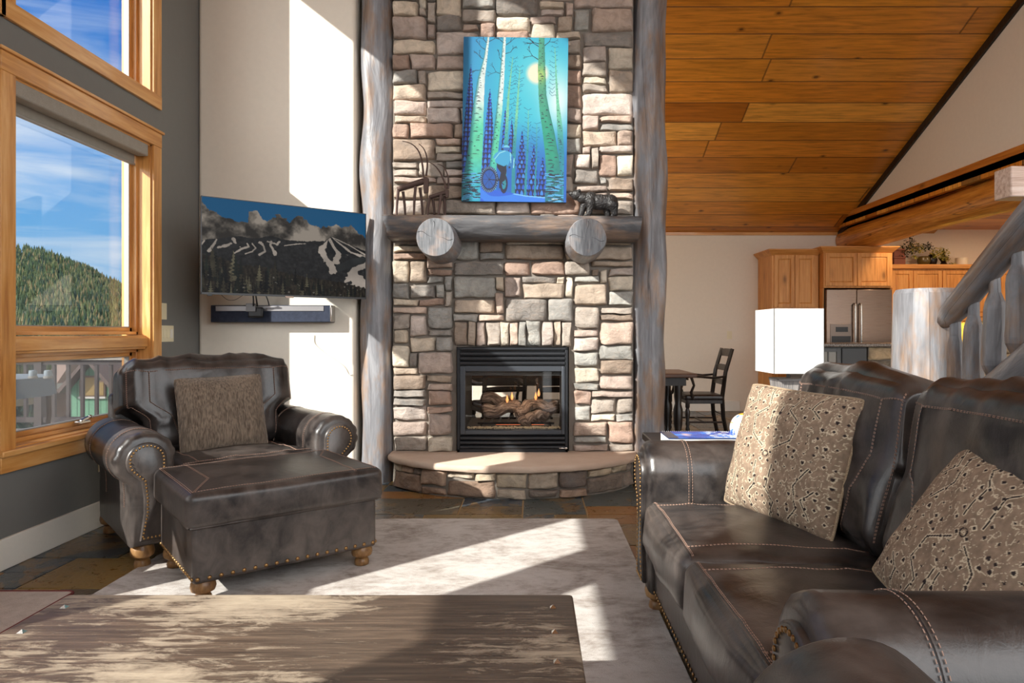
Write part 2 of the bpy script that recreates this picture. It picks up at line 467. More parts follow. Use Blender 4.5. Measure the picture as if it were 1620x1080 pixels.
def ctable_mat():
    t = NT('distressed_table_wood')
    g = t.noise(t.coord((.05,1,1)), 85, 6, .7, .3); big = t.noise(t.coord((.7,1,1), loc=(.35,.1,0)), 2.6, 3, .5); blot = t.noise(t.coord((.3,1,1)), 26, 8, .78, .6)
    c = t.ramp(g, [(.3, rgb(52,42,35)), (.5, rgb(80,66,55)), (.7, rgb(108,91,76))])
    sc = t.noise(t.coord((.04,1,1), loc=(2,5,0)), 60, 5, .7)
    w = t.math('ADD', t.math('ADD', t.math('MULTIPLY', big, .55), t.math('MULTIPLY', blot, .5)), t.math('MULTIPLY', sc, .2))
    sx = t.node('ShaderNodeSeparateXYZ'); t.set(sx.inputs[0], t.coord())
    w = t.math('SUBTRACT', w, t.math('MULTIPLY', t.ramp(t.math('ADD', sx.outputs[0], .5), [(.45, 0.0), (.95, 1.0)]), .055))
    c = t.mix(t.ramp(w, [(.59, 0.0), (.635, .55), (.72, .95)]), c, t.mix(g, rgb(134,119,100), rgb(198,184,162)))
    return t.fin(c, t.ramp(w, [(.55, .40), (.72, .6)]), t.bump(g, .3, .003), 0, .45)
M['ctable'] = ctable_mat()
M['glass'] = glassy('window_glass', (.97,.98,.98), 1.0)
M['glass_screen'] = glassy('insect_screen', (.9,.92,.93), .8, .38, rgb(120,124,130))
M['fireglass'] = glassy('fire_glass', (.9,.9,.9), 1.1)
M['blind'] = cloth('grey_blind_fabric', rgb(140,134,124), rgb(156,150,140), 300, .8, .2)
M['sash'] = plain('aluminium_sash', rgb(150,146,140), .5, .2)
M['green_siding'] = None
t = NT('green_siding'); wv = t.node('ShaderNodeTexWave', _bands_direction='X', Scale=1.2); t.set(wv.inputs['Vector'], t.coord())
M['green_siding'] = t.fin(t.mix(t.ramp(wv.outputs['Fac'], [(.0, 1.0), (.15, 0.0)]), rgb(108,150,122), rgb(70,104,84)), .8)
M['roof'] = plain('brown_metal_roof', rgb(96,78,72), .7, bump=.2, bscale=3, var=.1)
M['brown_trim'] = plain('brown_trim', rgb(110,86,74), .7)
M['deckwood'] = wood('grey_deck_boards', rgb(96,86,78), rgb(134,122,112), rgb(160,150,140), 'Y', .8, False)
M['cover'] = cloth('blue_grey_cover', rgb(96,108,120), rgb(124,136,148), 120)
M['needle'] = vcol('pine_needles', .9, spec=.1)
M['hill'] = plain('forest_floor', rgb(40,46,30), .95, bump=.3, bscale=.02, var=.3)
M['bark'] = plain('bark', rgb(78,60,46), .95, bump=.6, bscale=30)
# ================================================================== camera, world, sun
cam = bpy.data.cameras.new('camera'); camo = bpy.data.objects.new('camera', cam); COL.objects.link(camo)
camo.location = (0, 0, CH); camo.rotation_euler = (PI/2, 0, 0)
cam.sensor_width = 36; cam.lens = F/1620*36; cam.shift_x = -(CX-810)/1620; cam.shift_y = (HY-540)/1620
cam.clip_start = .05; cam.clip_end = 5000
SC.camera = camo
SC.view_settings.view_transform = 'Standard'; SC.view_settings.look = 'None'; SC.view_settings.gamma = 1; SC.view_settings.exposure = 0.0
SC.cycles.use_denoising = True
SC.cycles.max_bounces = 8; SC.cycles.diffuse_bounces = 5; SC.cycles.transparent_max_bounces = 16
SC.cycles.sample_clamp_indirect = 6.0
SC.cycles.caustics_reflective = False; SC.cycles.caustics_refractive = False

w = bpy.data.worlds.new('sky'); SC.world = w; w.use_nodes = True
wt = w.node_tree; wn_ = wt.nodes; bg = wn_['Background']
def WN(ty, **kw):
    n = wn_.new(ty)
    for k, v in kw.items(): setattr(n, k, v)
    return n
def WL(a, b): wt.links.new(a, b)
tcw = WN('ShaderNodeTexCoord'); sepw = WN('ShaderNodeSeparateXYZ'); WL(tcw.outputs['Generated'], sepw.inputs[0])
def wramp(sock, stops):
    r = WN('ShaderNodeValToRGB'); WL(sock, r.inputs[0]); setramp(r.color_ramp.elements, stops)
    return r.outputs[0]
def wmath(op, a, b):
    n = WN('ShaderNodeMath', operation=op)
    for i, v in enumerate((a, b)):
        if isinstance(v, float): n.inputs[i].default_value = v
        else: WL(v, n.inputs[i])
    return n.outputs[0]
def wmix(f, a, b):
    n = WN('ShaderNodeMix', data_type='RGBA')
    for s, v in ((n.inputs[0], f), (n.inputs[6], a), (n.inputs[7], b)):
        if isinstance(v, bpy.types.NodeSocket): WL(v, s)
        elif isinstance(v, tuple): s.default_value = (*v, 1)
        else: s.default_value = v
    return n.outputs[2]
def wmad(a, b, c):
    n = WN('ShaderNodeMath', operation='MULTIPLY_ADD'); WL(a, n.inputs[0]); n.inputs[1].default_value = b; n.inputs[2].default_value = c
    return n.outputs[0]
zz = wmad(sepw.outputs[2], .5, .5)
sky = wramp(zz, [(0.0, rgb(120,118,110)), (.495, rgb(150,150,140)), (.5, rgb(176,212,240)), (.56, rgb(120,184,238)), (.64, rgb(60,146,228)), (.74, rgb(18,106,210)), (1.0, rgb(10,70,170))])
mpw = WN('ShaderNodeMapping'); WL(tcw.outputs['Generated'], mpw.inputs[0]); mpw.inputs['Scale'].default_value = (1.2, 1.2, 9.0); mpw.inputs['Rotation'].default_value = (.10, .22, 0)
cn = WN('ShaderNodeTexNoise'); WL(mpw.outputs[0], cn.inputs['Vector']); cn.inputs['Scale'].default_value = 2.2; cn.inputs['Detail'].default_value = 7; cn.inputs['Roughness'].default_value = .55; cn.inputs['Distortion'].default_value = .5
cl = wramp(cn.outputs[0], [(.47, 0.0), (.62, .55), (.72, .95)])
up = wramp(sepw.outputs[2], [(0.02, 0.0), (.08, 1.0), (.34, .7), (.44, 0.05)])
skyc = wmix(wmath('MULTIPLY', cl, up), sky, rgb(232,242,252))
# white fill added to the unseen sky behind the viewer and to the east
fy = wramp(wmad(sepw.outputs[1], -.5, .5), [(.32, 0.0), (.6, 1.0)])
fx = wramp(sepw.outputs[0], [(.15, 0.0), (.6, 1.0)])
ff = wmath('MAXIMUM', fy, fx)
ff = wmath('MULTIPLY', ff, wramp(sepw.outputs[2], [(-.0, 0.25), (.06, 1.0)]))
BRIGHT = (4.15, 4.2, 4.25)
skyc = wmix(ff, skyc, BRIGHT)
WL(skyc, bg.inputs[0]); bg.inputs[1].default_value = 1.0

SUN = Vector((.71, .65, -.56)).normalized()
sl = bpy.data.lights.new('sun', 'SUN'); sl.energy = 10.5; sl.angle = math.radians(.55); sl.color = (1, .96, .89)
so = bpy.data.objects.new('sun', sl); COL.objects.link(so); so.rotation_euler = SUN.to_track_quat('-Z', 'Y').to_euler(); so.location = (-8, -6, 9)

# ================================================================== the shell
XL = -2.69; YB = 5.39; YF = 10.34
def ceilz(y): return 2.74+.44*(YF-y) if y > 1.0 else 2.74+.44*(YF-1.0)-.44*(1.0-y)
# floor: slate tiles as one surface
rnd = random.Random(4)
mb = MB()
slate_cols = [rgb(84,92,98), rgb(92,98,100), rgb(74,82,90), rgb(112,100,70), rgb(136,112,68), rgb(150,106,58), rgb(98,86,70), rgb(128,104,66), rgb(88,94,92), rgb(104,98,84), rgb(66,74,80)]
mb.box((XL-.1, -1.6, -.1), (8.1, YF+.1, -.006), rgb(176,150,112)); mb.m = [1]*6
T = .43; g = .006
def tile(x0, y0, x1, y1):
    c = rnd.choice(slate_cols); k = rnd.uniform(.85, 1.15); c = tuple(v*k for v in c)
    mb.mi = 0
    mb.box((x0+g, y0+g, -.02), (x1-g, y1-g, rnd.uniform(-.001, .001)), c)
ny = int((YF+1.6)/T)+1; nx = int((8.1-XL)/T)+1
occ = [[0]*(nx*2+4) for _ in range(ny*2+4)]
H2 = T/2
for j in range(ny*2):
    for i in range(nx*2):
        if occ[j][i]: continue
        q = rnd.random()
        w_, h_ = (2, 2) if q < .45 else (2, 1) if q < .7 else (3, 2) if q < .85 else (1, 1) if q < .93 else (1, 2)
        while w_ > 1 and any(occ[j][i+k] for k in range(w_)): w_ -= 1
        for a in range(h_):
            for b in range(w_): occ[j+a][min(i+b, nx*2+3)] = 1
        x0 = XL-.1+i*H2-.07; y0 = -1.6+j*H2+.02
        tile(x0, y0, min(x0+w_*H2, 8.1), min(y0+h_*H2, YF+.1))
fl = mb.build('floor', [M['slate'], M['grout']], smooth=False); struct(fl)

# left wall with its window openings
OPEN = [(3.467,4.73,.60,2.53), (3.467,4.73,2.90,4.72), (1.95,3.30,2.9,6.05), (1.60,2.35,.60,1.22), (2.42,3.1,.60,2.5), (.74,1.60,.60,2.55), (-.80,.46,.12,2.55), (-1.0,.46,2.9,6.2)]
ys = sorted({-1.5, YB+.2}|{o_[0] for o_ in OPEN}|{o_[1] for o_ in OPEN}); zs = sorted({-.1, 7.2}|{o_[2] for o_ in OPEN}|{o_[3] for o_ in OPEN})
mb = MB()
for a, b in zip(ys, ys[1:]):
    run = None
    for c, d in zip(zs, zs[1:]):
        ym, zm = (a+b)/2, (c+d)/2
        hole = any(o_[0] < ym < o_[1] and o_[2] < zm < o_[3] for o_ in OPEN)
        if hole:
            if run is not None: mb.box((XL-.2, a, run), (XL, b, c)); run = None
        elif run is None: run = c
    if run is not None: mb.box((XL-.2, a, run), (XL, b, zs[-1]))
struct(mb.build('wall_left', M['grey_wall'], smooth=False))
struct(MB().box((XL, YB, -.1), (-1.424, 6.1, 7.0)).build('wall_back', M['cream_wall'], bevel=.03, bseg=4))
mb = MB().box((XL-.2, YF, -.1), (8.1, YF+.2, 6.0))
struct(mb.build('wall_far', M['cream_wall'], smooth=False))
# dining end wall with a tall opening to the daylight
mb = MB(); mb.box((XL-.2, 6.1, -.1), (XL, 6.9, 6)); mb.box((XL-.2, 9.3, -.1), (XL, YF, 6)); mb.box((XL-.2, 6.9, 2.2), (XL, 9.3, 6)); mb.box((XL-.2, 6.9, -.1), (XL, 9.3, .5))
struct(mb.build('wall_dining', M['cream_wall'], smooth=False))
# gable wall over the kitchen, loft ceiling under it
mb = MB()
mb.prism([(1.2, 2.86), (YF, 2.86), (YF, ceilz(YF)+.02), (1.2, ceilz(1.2)+.02)], lambda a, b: (4.73, a, b), lambda a, b: (4.90, a, b))
struct(mb.build('wall_gable', M['cream_wall'], smooth=False))
struct(MB().box((4.66, 1.2, 2.80), (8.1, YF, 2.92)).build('ceiling_kitchen', M['pine'], smooth=False))
struct(MB().box((8.1, 1.2, -.1), (8.3, YF+.2, 4)).build('wall_right', M['cream_wall'], smooth=False))
# rear wall piece behind the viewer (keeps low sun out)
struct(MB().box((XL-.2, -1.7, -.1), (.2, -1.5, 6.2)).build('wall_rear', M['cream_wall'], smooth=False))
mb = MB()
def cslab(y0, y1, x0, x1):
    mb.prism([(y0, ceilz(y0)), (y1, ceilz(y1)), (y1, ceilz(y1)+.2), (y0, ceilz(y0)+.2)], lambda a, b: (x0, a, b), lambda a, b: (x1, a, b))
cslab(1.0, YF+.4, XL-.3, 6.2); cslab(-1.8, 1.0, XL-.3, 6.2)
struct(mb.build('ceiling', M['pine'], smooth=False))
# trims
struct(MB().box((XL, YF-.03, 2.60+.11), (4.75, YF, 2.60+.26)).build('trim_1', M['fir']['X'], smooth=False), 'brown board where the sloped ceiling meets the far wall', 'trim')
mb = MB()
mb.prism([(1.2, ceilz(1.2)-.09), (YF, ceilz(YF)-.09), (YF, ceilz(YF)+.0), (1.2, ceilz(1.2)+.0)], lambda a, b: (4.70, a, b), lambda a, b: (4.735, a, b))
struct(mb.build('trim_2', M['darkwood'], smooth=False), 'thin dark rake trim between pine ceiling and white gable wall', 'trim')
struct(MB().box((4.66, 1.2, 2.84), (4.74, YF, 3.00)).build('trim_3', wood('honey_trim', rgb(140,78,24), rgb(186,112,40), rgb(210,140,62), 'Y', .4, True, bump=.05), bevel=.006), 'honey fascia board along the foot of the gable wall', 'trim')
struct(MB().box((XL, -1.5, 0), (XL+.018, YB, .16)).build('baseboard_left', M['white_trim'], bevel=.004))
struct(MB().box((XL, YB-.018, 0), (-1.44, YB, .16)).build('baseboard_back', M['white_trim'], bevel=.004))
struct(MB().box((XL, YF-.018, 0), (3.2, YF, .16)).build('baseboard_far', M['white_trim'], bevel=.004))

# ------------------------------------------------------------------ windows
def window(idx, o_, rail=None, cassette=False):
    y0, y1, z0, z1 = o_
    root = bpy.data.objects.new('window_%d' % idx, None); COL.objects.link(root); root.location = (XL, (y0+y1)/2, z0); root['kind'] = 'structure'
    fy = M['fir']['Y']; fz = M['fir']['Z']
    MB().box((XL-.001, y0-.10, z0), (XL+.02, y0, z1)).build('side_casing', fz, root, bevel=.003)
    MB().box((XL-.001, y1, z0), (XL+.02, y1+.10, z1)).build('side_casing', fz, root, bevel=.003)
    mb = MB().box((XL-.001, y0-.10, z1), (XL+.022, y1+.10, z1+.10))
    if rail is not None: mb.box((XL-.001, y0-.115, z1+.10), (XL+.035, y1+.115, z1+.118))
    mb.build('head_casing', fy, root, bevel=.003)
    if rail is not None:
        MB().box((XL-.16, y0-.115, z0-.025), (XL+.045, y1+.115, z0+.005)).build('window_sill', fy, root, bevel=.006)
        MB().box((XL-.001, y0-.10, z0-.11), (XL+.022, y1+.10, z0-.02)).build('apron', fy, root, bevel=.003)
    else:
        MB().box((XL-.001, y0-.10, z0-.095), (XL+.022, y1+.10, z0)).build('sill_casing', fy, root, bevel=.003)
    # jamb liner and stepped sash frames
    j = MB()
    for (a, b) in ((y0, y0+.012), (y1-.012, y1)): j.box((XL-.2, a, z0), (XL, b, z1))
    j.build('jamb', fz, root)
    MB().box((XL-.2, y0, z1-.012), (XL, y1, z1)).box((XL-.2, y0, z0), (XL, y1, z0+.012)).build('jamb', fy, root)
    def sash(a, b, c, d, gm, wdt=.05, nm='glass_pane'):
        f = MB()
        for (q0, q1, x0, x1) in ((0, .022, -.17, -.085), (.022, wdt, -.165, -.115)):
            f.box((XL+x0, a+q0, c+q0), (XL+x1, a+q1, d-q0)).box((XL+x0, b-q1, c+q0), (XL+x1, b-q0, d-q0))
        f.build('sash_stile', fz, root, bevel=.002)
        f = MB()
        for (q0, q1, x0, x1) in ((0, .022, -.17, -.085), (.022, wdt, -.165, -.115)):
            f.box((XL+x0, a+q0, c+q0), (XL+x1, b-q0, c+q1)).box((XL+x0, a+q0, d-q1), (XL+x1, b-q0, d-q0))
        f.build('sash_rail', fy, root, bevel=.002)
        gk = MB(); e = wdt
        for (p, q, r, s) in ((a+e, a+e+.006, c+e, d-e), (b-e-.006, b-e, c+e, d-e), (a+e, b-e, c+e, c+e+.006), (a+e, b-e, d-e-.006, d-e)):
            gk.box((XL-.15, p, r), (XL-.118, q, s))
        gk.build('gasket', M['sash'], root)
        MB().box((XL-.142, a+wdt, c+wdt), (XL-.138, b-wdt, d-wdt)).build(nm, gm, root, smooth=False)
    if rail:
        sash(y0+.012, y1-.012, rail+.05, z1-.012, M['glass'])
        mb = MB().box((XL-.17, y0+.012, rail-.05), (XL-.03, y1-.012, rail+.045)).box((XL-.03, y0+.012, rail-.035), (XL-.015, y1-.012, rail+.03))
        mb.build('middle_rail', fy, root, bevel=.004)
        sash(y0+.012, y1-.012, z0+.012, rail-.05, M['glass_screen'], nm='screened_pane')
        if idx == 1:
            c = Vector((XL-.075, 4.12, z0+.055))
            h = MB().obox(c, (.035, .10, .016)); h.obox(c+Vector((.012, .0, .018)), (.018, .07, .014), Matrix.Rotation(.25, 3, 'X')); h.ball(c+Vector((.014, .05, .026)), .013)
            h.build('crank_handle', M['chrome'], root, bevel=.003)
    else:
        sash(y0+.012, y1-.012, z0+.012, z1-.012, M['glass'])
    return root
w1 = window(1, OPEN[0], 1.14)
window(2, OPEN[1]); window(3, OPEN[2]); window(4, OPEN[3]); window(5, OPEN[4]); window(6, OPEN[5]); window(7, OPEN[6]); window(8, OPEN[7])
r_ = thing('roller_blind', 'grey roller blind rolled up in its cassette at the top of the lower window', 'blind', (XL-.05, 4.1, 2.44))
MB().box((XL-.085, 3.485, 2.44), (XL-.002, 4.70, 2.525)).build('cassette', M['blind'], r_, bevel=.008)
mb = MB().box((XL-.10, 3.50, 2.385), (XL-.09, 4.68, 2.45)); mb.build('fabric', M['blind'], r_)
MB().box((XL-.106, 3.495, 2.372), (XL-.084, 4.685, 2.388)).build('hem_bar', M['sash'], r_, bevel=.004)

# switches and outlet
def plate(nm, label, cat, c, w_, h_, wall, kind, n=1):
    r = thing(nm, label, cat, c)
    def B(u0, v0, u1, v1, d0, d1):
        mb = MB()
        if wall == 'L': mb.box((XL+d0, c[1]+u0, c[2]+v0), (XL+d1, c[1]+u1, c[2]+v1))
        else: mb.box((c[0]+u0, c[1]-d1, c[2]+v0), (c[0]+u1, c[1]-d0, c[2]+v1))
        return mb
    B(-w_/2, -h_/2, w_/2, h_/2, 0, .006).build('cover_plate', M['ivory'], r, bevel=.002)
    if kind == 'rocker':
        for k in range(n):
            u = (k-(n-1)/2)*.046
            B(u-.016, -.033, u+.016, .033, .006, .011).build('rocker', M['ivory'] if not (n == 3 and k == 2) else M['white_trim'], r, bevel=.002)
    elif kind == 'outlet':
        for s in (-1, 1):
            B(-.017, s*.027-.018, .017, s*.027+.018, .006, .009).build('socket', M['ivory'], r, bevel=.004)
            mb = MB()
            for q in (-.007, .007): 
                mb.v += B(q-.0015, s*.027-.004, q+.0015, s*.027+.008, .009, .0096).v; b_ = len(mb.v)-8
                mb.f += [[b_+i for i in f] for f in ((0,3,2,1),(4,5,6,7),(0,1,5,4),(1,2,6,5),(2,3,7,6),(3,0,4,7))]; mb.c += [(1,1,1)]*8; mb.t += [(0,0,0)]*8; mb.m += [0]*6
            mb.build('slot', M['blackp'], r)
    return r
plate('light_switch', 'small blank ivory switch plate on grey wall above the triple switch', 'switch', (XL, 4.885, 1.36), .075, .12, 'L', 'blank')
plate('light_switch', 'wide ivory triple rocker switch plate on grey wall behind armchair', 'switch', (XL, 4.935, 1.197), .165, .12, 'L', 'rocker', 3)
plate('wall_outlet', 'ivory duplex power outlet low on grey wall beside armchair', 'outlet', (XL, 4.185, .40), .075, .12, 'L', 'outlet')
plate('light_switch', 'single ivory switch on the cream dining room wall', 'switch', tuple(at(1154, 530, YF)), .075, .12, 'F', 'rocker', 1)

# ================================================================== fireplace
STC = [rgb(166,150,134), rgb(152,142,132), rgb(138,135,130), rgb(184,170,152), rgb(172,152,138), rgb(154,130,116), rgb(148,146,140), rgb(192,181,164), rgb(124,118,112), rgb(162,146,136), rgb(178,165,156), rgb(140,124,110)]
def stonepatch(mb, s0, s1, z0, z1, mapper, rn, depth=.045, gap=.006, cols=STC):
    av = [-1, -.95, -.82, -.5, -.15, .2, .55, .83, .94, 1]; wv = [0, .72, .95, 1, 1, 1, 1, .97, .75, 0]
    j = [rn.uniform(-.0075, .0075) for _ in range(8)]
    col = rn.choice(cols); k = rn.uniform(.94, 1.28); col = tuple(v*k for v in col)
    d = depth*rn.uniform(.7, 1.35); off = rn.uniform(0, 50); rad = rn.uniform(.12, .3)
    w_, h_ = s1-s0, z1-z0
    tilt = rn.uniform(-.008, .008); tilt2 = rn.uniform(-.008, .008)
    vs = []
    for jb, b in enumerate(av):
        for ia, a in enumerate(av):
            # rounded corner
            aa, bb = a, b
            ra = min(.45, rad*h_/w_*1.3) if w_ > h_ else rad; rb = rad if w_ > h_ else min(.45, rad*w_/h_*1.3)
            if abs(a) > 1-ra and abs(b) > 1-rb:
                u = (abs(a)-(1-ra))/ra; v = (abs(b)-(1-rb))/rb
                m_ = max(u, v); l = math.hypot(u, v)
                if l > 0: u, v = u*m_/l, v*m_/l
                aa = math.copysign(1-ra+u*ra, a); bb = math.copysign(1-rb+v*rb, b)
            s = (s0+s1)/2+aa*(w_/2-gap); z = (z0+z1)/2+bb*(h_/2-gap)
            t = (a+1)/2; q = (b+1)/2
            s += (j[0]*(1-t)*(1-q)+j[1]*t*(1-q)+j[2]*t*q+j[3]*(1-t)*q); z += (j[4]*(1-t)*(1-q)+j[5]*t*(1-q)+j[6]*t*q+j[7]*(1-t)*q)
            s += .011*n3(s*9, z*9, off); z += .011*n3(s*9, z*9, off+9)
            dd = min(wv[ia], wv[jb])*d
            if dd > 0: dd += tilt*a+tilt2*b+.020*n3(s*9, z*16, off, 1)+.009*n3(s*30, z*40, off)
            vs.append(mapper(s, z, max(dd, 0)))
    n = len(av); fs = [(y*n+x, y*n+x+1, (y+1)*n+x+1, (y+1)*n+x) for y in range(n-1) for x in range(n-1)]
    mb.add(vs, fs, col)
def ashlar(mb, S0, S1, Z0, Z1, mapper, rn, cw=.070, chh=.061, blocked=lambda s, z: False, depth=.045, wmax=7, cols=STC):
    nx_ = max(1, round((S1-S0)/cw)); nz_ = max(1, round((Z1-Z0)/chh)); cw = (S1-S0)/nx_; chh = (Z1-Z0)/nz_
    oc = [[blocked(S0+(i+.5)*cw, Z0+(j+.5)*chh) for i in range(nx_)] for j in range(nz_)]
    for j in range(nz_):
        for i in range(nx_):
            if oc[j][i]: continue
            h_ = rn.choices([1, 2, 3], [.34, .46, .20])[0]; w_ = rn.choices([2, 3, 4, 5, 6, 7], [.2, .24, .22, .16, .1, .08])[0]
            w_ = min(w_, wmax)
            if h_ == 1: w_ = max(w_, 3)
            k = 1
            while k < w_ and i+k < nx_ and not oc[j][i+k]: k += 1
            if i+k < nx_-0 and k == w_ and i+k+1 >= nx_: k = min(k+1, nx_-i) if all(not oc[j][x] for x in range(i, min(i+k+1, nx_))) else k
            w_ = k
            hh = 1
            while hh < h_ and j+hh < nz_ and all(not oc[j+hh][x] for x in range(i, i+w_)): hh += 1
            for a in range(hh):
                for b in range(w_): oc[j+a][i+b] = True
            stonepatch(mb, S0+i*cw, S0+(i+w_)*cw, Z0+j*chh, Z0+(j+hh)*chh, mapper, rn, depth, cols=cols)
SX0, SX1 = -1.125, .817; FX0, FX1, FZ0, FZ1 = -.612, .297, .245, 1.09; SY = 5.38
fp = thing('stone_fireplace', 'tall stacked ledge stone chimney breast with curved raised hearth', 'fireplace', ((SX0+SX1)/2, SY, 0))
mb = MB()
Y0, Y1 = SY+.035, 6.1
mb.box((SX0-.0, Y0, 0), (FX0, Y1, 7.0)); mb.box((FX1, Y0, 0), (SX1, Y1, 7.0)); mb.box((FX0, Y0, FZ1), (FX1, Y1, 7.0)); mb.box((FX0, Y0, 0), (FX1, Y1, FZ0))
mb.box((-1.424, 5.60, 0), (SX0, Y1, 7.0)); mb.box((SX1, 5.60, 0), (.99, Y1, 7.0))
mb.build('chimney_core', M['mortar'], fp, smooth=False)
mp = lambda s, z, d: (s, SY+.035-d, z)
rn = random.Random(11); mb = MB()
sold = (-.635, .315, 1.105, 1.298)
def blk(s, z):
    if FX0-.005 < s < FX1+.005 and FZ0-.1 < z < FZ1+.03: return True
    return sold[0] < s < sold[1] and FZ1 <= z < sold[3]+.02
ashlar(mb, SX0, SX1, .25, 4.30, mp, rn, blocked=blk)
mb.build('ledge_stone_face', M['stone'], fp, sharp=60)
mb = MB(); s = sold[0]
while s < sold[1]-.03:
    ww = rn.choice([.056, .064, .07, .078, .10, .12]); ww = min(ww, sold[1]-s)
    if sold[1]-s-ww < .04: ww = sold[1]-s
    stonepatch(mb, s, s+ww, sold[2]-.01, sold[3]+rn.uniform(-.012, .012), mp, rn, .055, .004); s += ww
mb.build('soldier_course', M['stone'], fp, sharp=60)
# curved hearth
def arc(t, R_off=0.0):   # t 0..1 left to right, returns x, y of the curved front
    x0, x1 = -1.10-R_off, .80+R_off
    a = PI*(t)
    x = (x0+x1)/2-(x1-x0)/2*math.cos(a)
    q = abs(math.cos(a))
    return x, 5.30-(.48+R_off)*max(0.0, (1-q**2.3))**.72
NA = 48
def arcpts(R_off):
    pts = [arc(.0+1.0*i/NA, R_off) for i in range(NA+1)]
    return pts
ap = arcpts(-.03)
mb = MB(); poly = [(ap[0][0], 5.42)]+ap+[(ap[-1][0], 5.42)]
mb.prism(poly, lambda x, y: (x, y, 0), lambda x, y: (x, y, .20)); mb.build('hearth_base', M['mortar'], fp)
# arc length mapping
L = [0]
for i in range(NA): L.append(L[-1]+math.hypot(ap[i+1][0]-ap[i][0], ap[i+1][1]-ap[i][1]))
def amap(s, z, d):
    s = min(max(s, 0), L[-1]-1e-5)
    i = max(k for k in range(NA) if L[k] <= s); f = (s-L[i])/(L[i+1]-L[i])
    x = ap[i][0]+(ap[i+1][0]-ap[i][0])*f; y = ap[i][1]+(ap[i+1][1]-ap[i][1])*f
    tx, ty = ap[i+1][0]-ap[i][0], ap[i+1][1]-ap[i][1]; l = math.hypot(tx, ty)
    return (x+ty/l*(d-.012), y-tx/l*(d-.012), z)
mb = MB(); ashlar(mb, 0.0, L[-1], .005, .20, amap, random.Random(5), cw=.075, chh=.065, depth=.04, wmax=5, cols=[rgb(150,126,108), rgb(134,112,96), rgb(160,146,130), rgb(124,112,102), rgb(176,160,138), rgb(110,98,90)])
mb.build('hearth_stone', M['stone'], fp, sharp=60)
ap2 = arcpts(.03)
mb = MB(); po = [(ap2[0][0], 5.42)]+ap2+[(ap2[-1][0], 5.42)]
rings = []
for k, (z, off) in enumerate([(.2, .0), (.207, .006), (.225, .01), (.242, .004), (.25, -.006)]):
    ring = []
    for i, (x, y) in enumerate(po):
        j = off+.009*mn.noise(Vector((x*16, z*60, y*16)))+.005*mn.noise(Vector((x*50, z*120, 2)))
        cx_, cy_ = -.15, 5.5; d = Vector((x-cx_, y-cy_)); d.normalize()
        if 0 < i < len(po)-1: ring.append((x+d.x*j, y+d.y*j, z))
        else: ring.append((x, y, z))
    rings.append(ring)
vs = [p for r in rings for p in r]; n = len(po); fs = []
for k in range(len(rings)-1):
    for i in range(n): fs.append((k*n+i, k*n+(i+1) % n, (k+1)*n+(i+1) % n, (k+1)*n+i))
fs.append(tuple(range((len(rings)-1)*n, len(rings)*n))); fs.append(tuple(range(n-1, -1, -1)))
mb.add(vs, fs); mb.build('hearth_slab', M['slab'], fp, sharp=50)

# log posts either side
def post(x, y, r, label, seed, zt=7.0):
    pts = []; rad = []; z = -.0; q = random.Random(seed)
    while z < zt:
        pts.append((x+.022*mn.noise(Vector((z*1.1, seed, 0))), y+.02*mn.noise(Vector((z*1.1, seed, 7))), z)); rad.append(r*(1.04+.07*mn.noise(Vector((z*2.2, seed, 3))))); z += .06
    o = MB().tube(pts, rad, 26, rough=.22, rs=1.7, off=seed*1.3).build('log_post', M['log'], sharp=80)
    tag(o, label, 'post'); return o
post(-1.262, 5.475, .128, 'tall grey-stained log post between television and stone chimney', 3)
post(.955, 5.475, .132, 'tall grey-stained log post right of the stone chimney', 8)
# mantel
r = thing('log_mantel', 'dark grey split log mantel shelf on two round log corbels', 'mantel', (-.16, 5.3, 1.93))
mz0, mz1 = 1.934, 2.108; my = 5.12
mb = MB(); prof = []
for k in range(13):
    a = PI*.5*(k/12)
    prof.append((5.42-.30*math.cos(a*0+0)*1.0 if False else 0, 0))
prof = [(5.40, mz1), (my+.012, mz1), (my, mz1-.012)]+[(my+.10-.10*math.cos(t_), mz1-.05-(mz1-mz0-.05)*math.sin(t_)) for t_ in [PI/2*i/8 for i in range(9)]]+[(5.40, mz0)]
XA, XB = -1.152, .842; NXX = 60; vs = []; n = len(prof)
for i in range(NXX+1):
    x = XA+(XB-XA)*i/NXX; dz = -.012*(i/NXX)
    for (y, z) in prof:
        wob = .008*mn.noise(Vector((x*3, z*20, y*9)))
        vv = (z-mz0)/(mz1-mz0); xx = x
        if i <= 1: xx = x-(0.0)+ (1-vv)*.055*(1-i)
        if i >= NXX-1: xx = x-(1-vv)*.02*(i-NXX+1)
        vs.append((xx, y+(wob if y < 5.35 else 0), z+dz+(wob*.6 if z < mz1-.02 else 0)))
tcs = [(p[1], p[2], p[0]) for p in vs]
fs = [(i*n+k, i*n+(k+1) % n, (i+1)*n+(k+1) % n, (i+1)*n+k) for i in range(NXX) for k in range(n)]+[tuple(range(n)), tuple(range(NXX*n+n-1, NXX*n-1, -1))]
mb.add(vs, fs, tc=tcs); mb.build('shelf_log', M['logdark'], r, sharp=50)
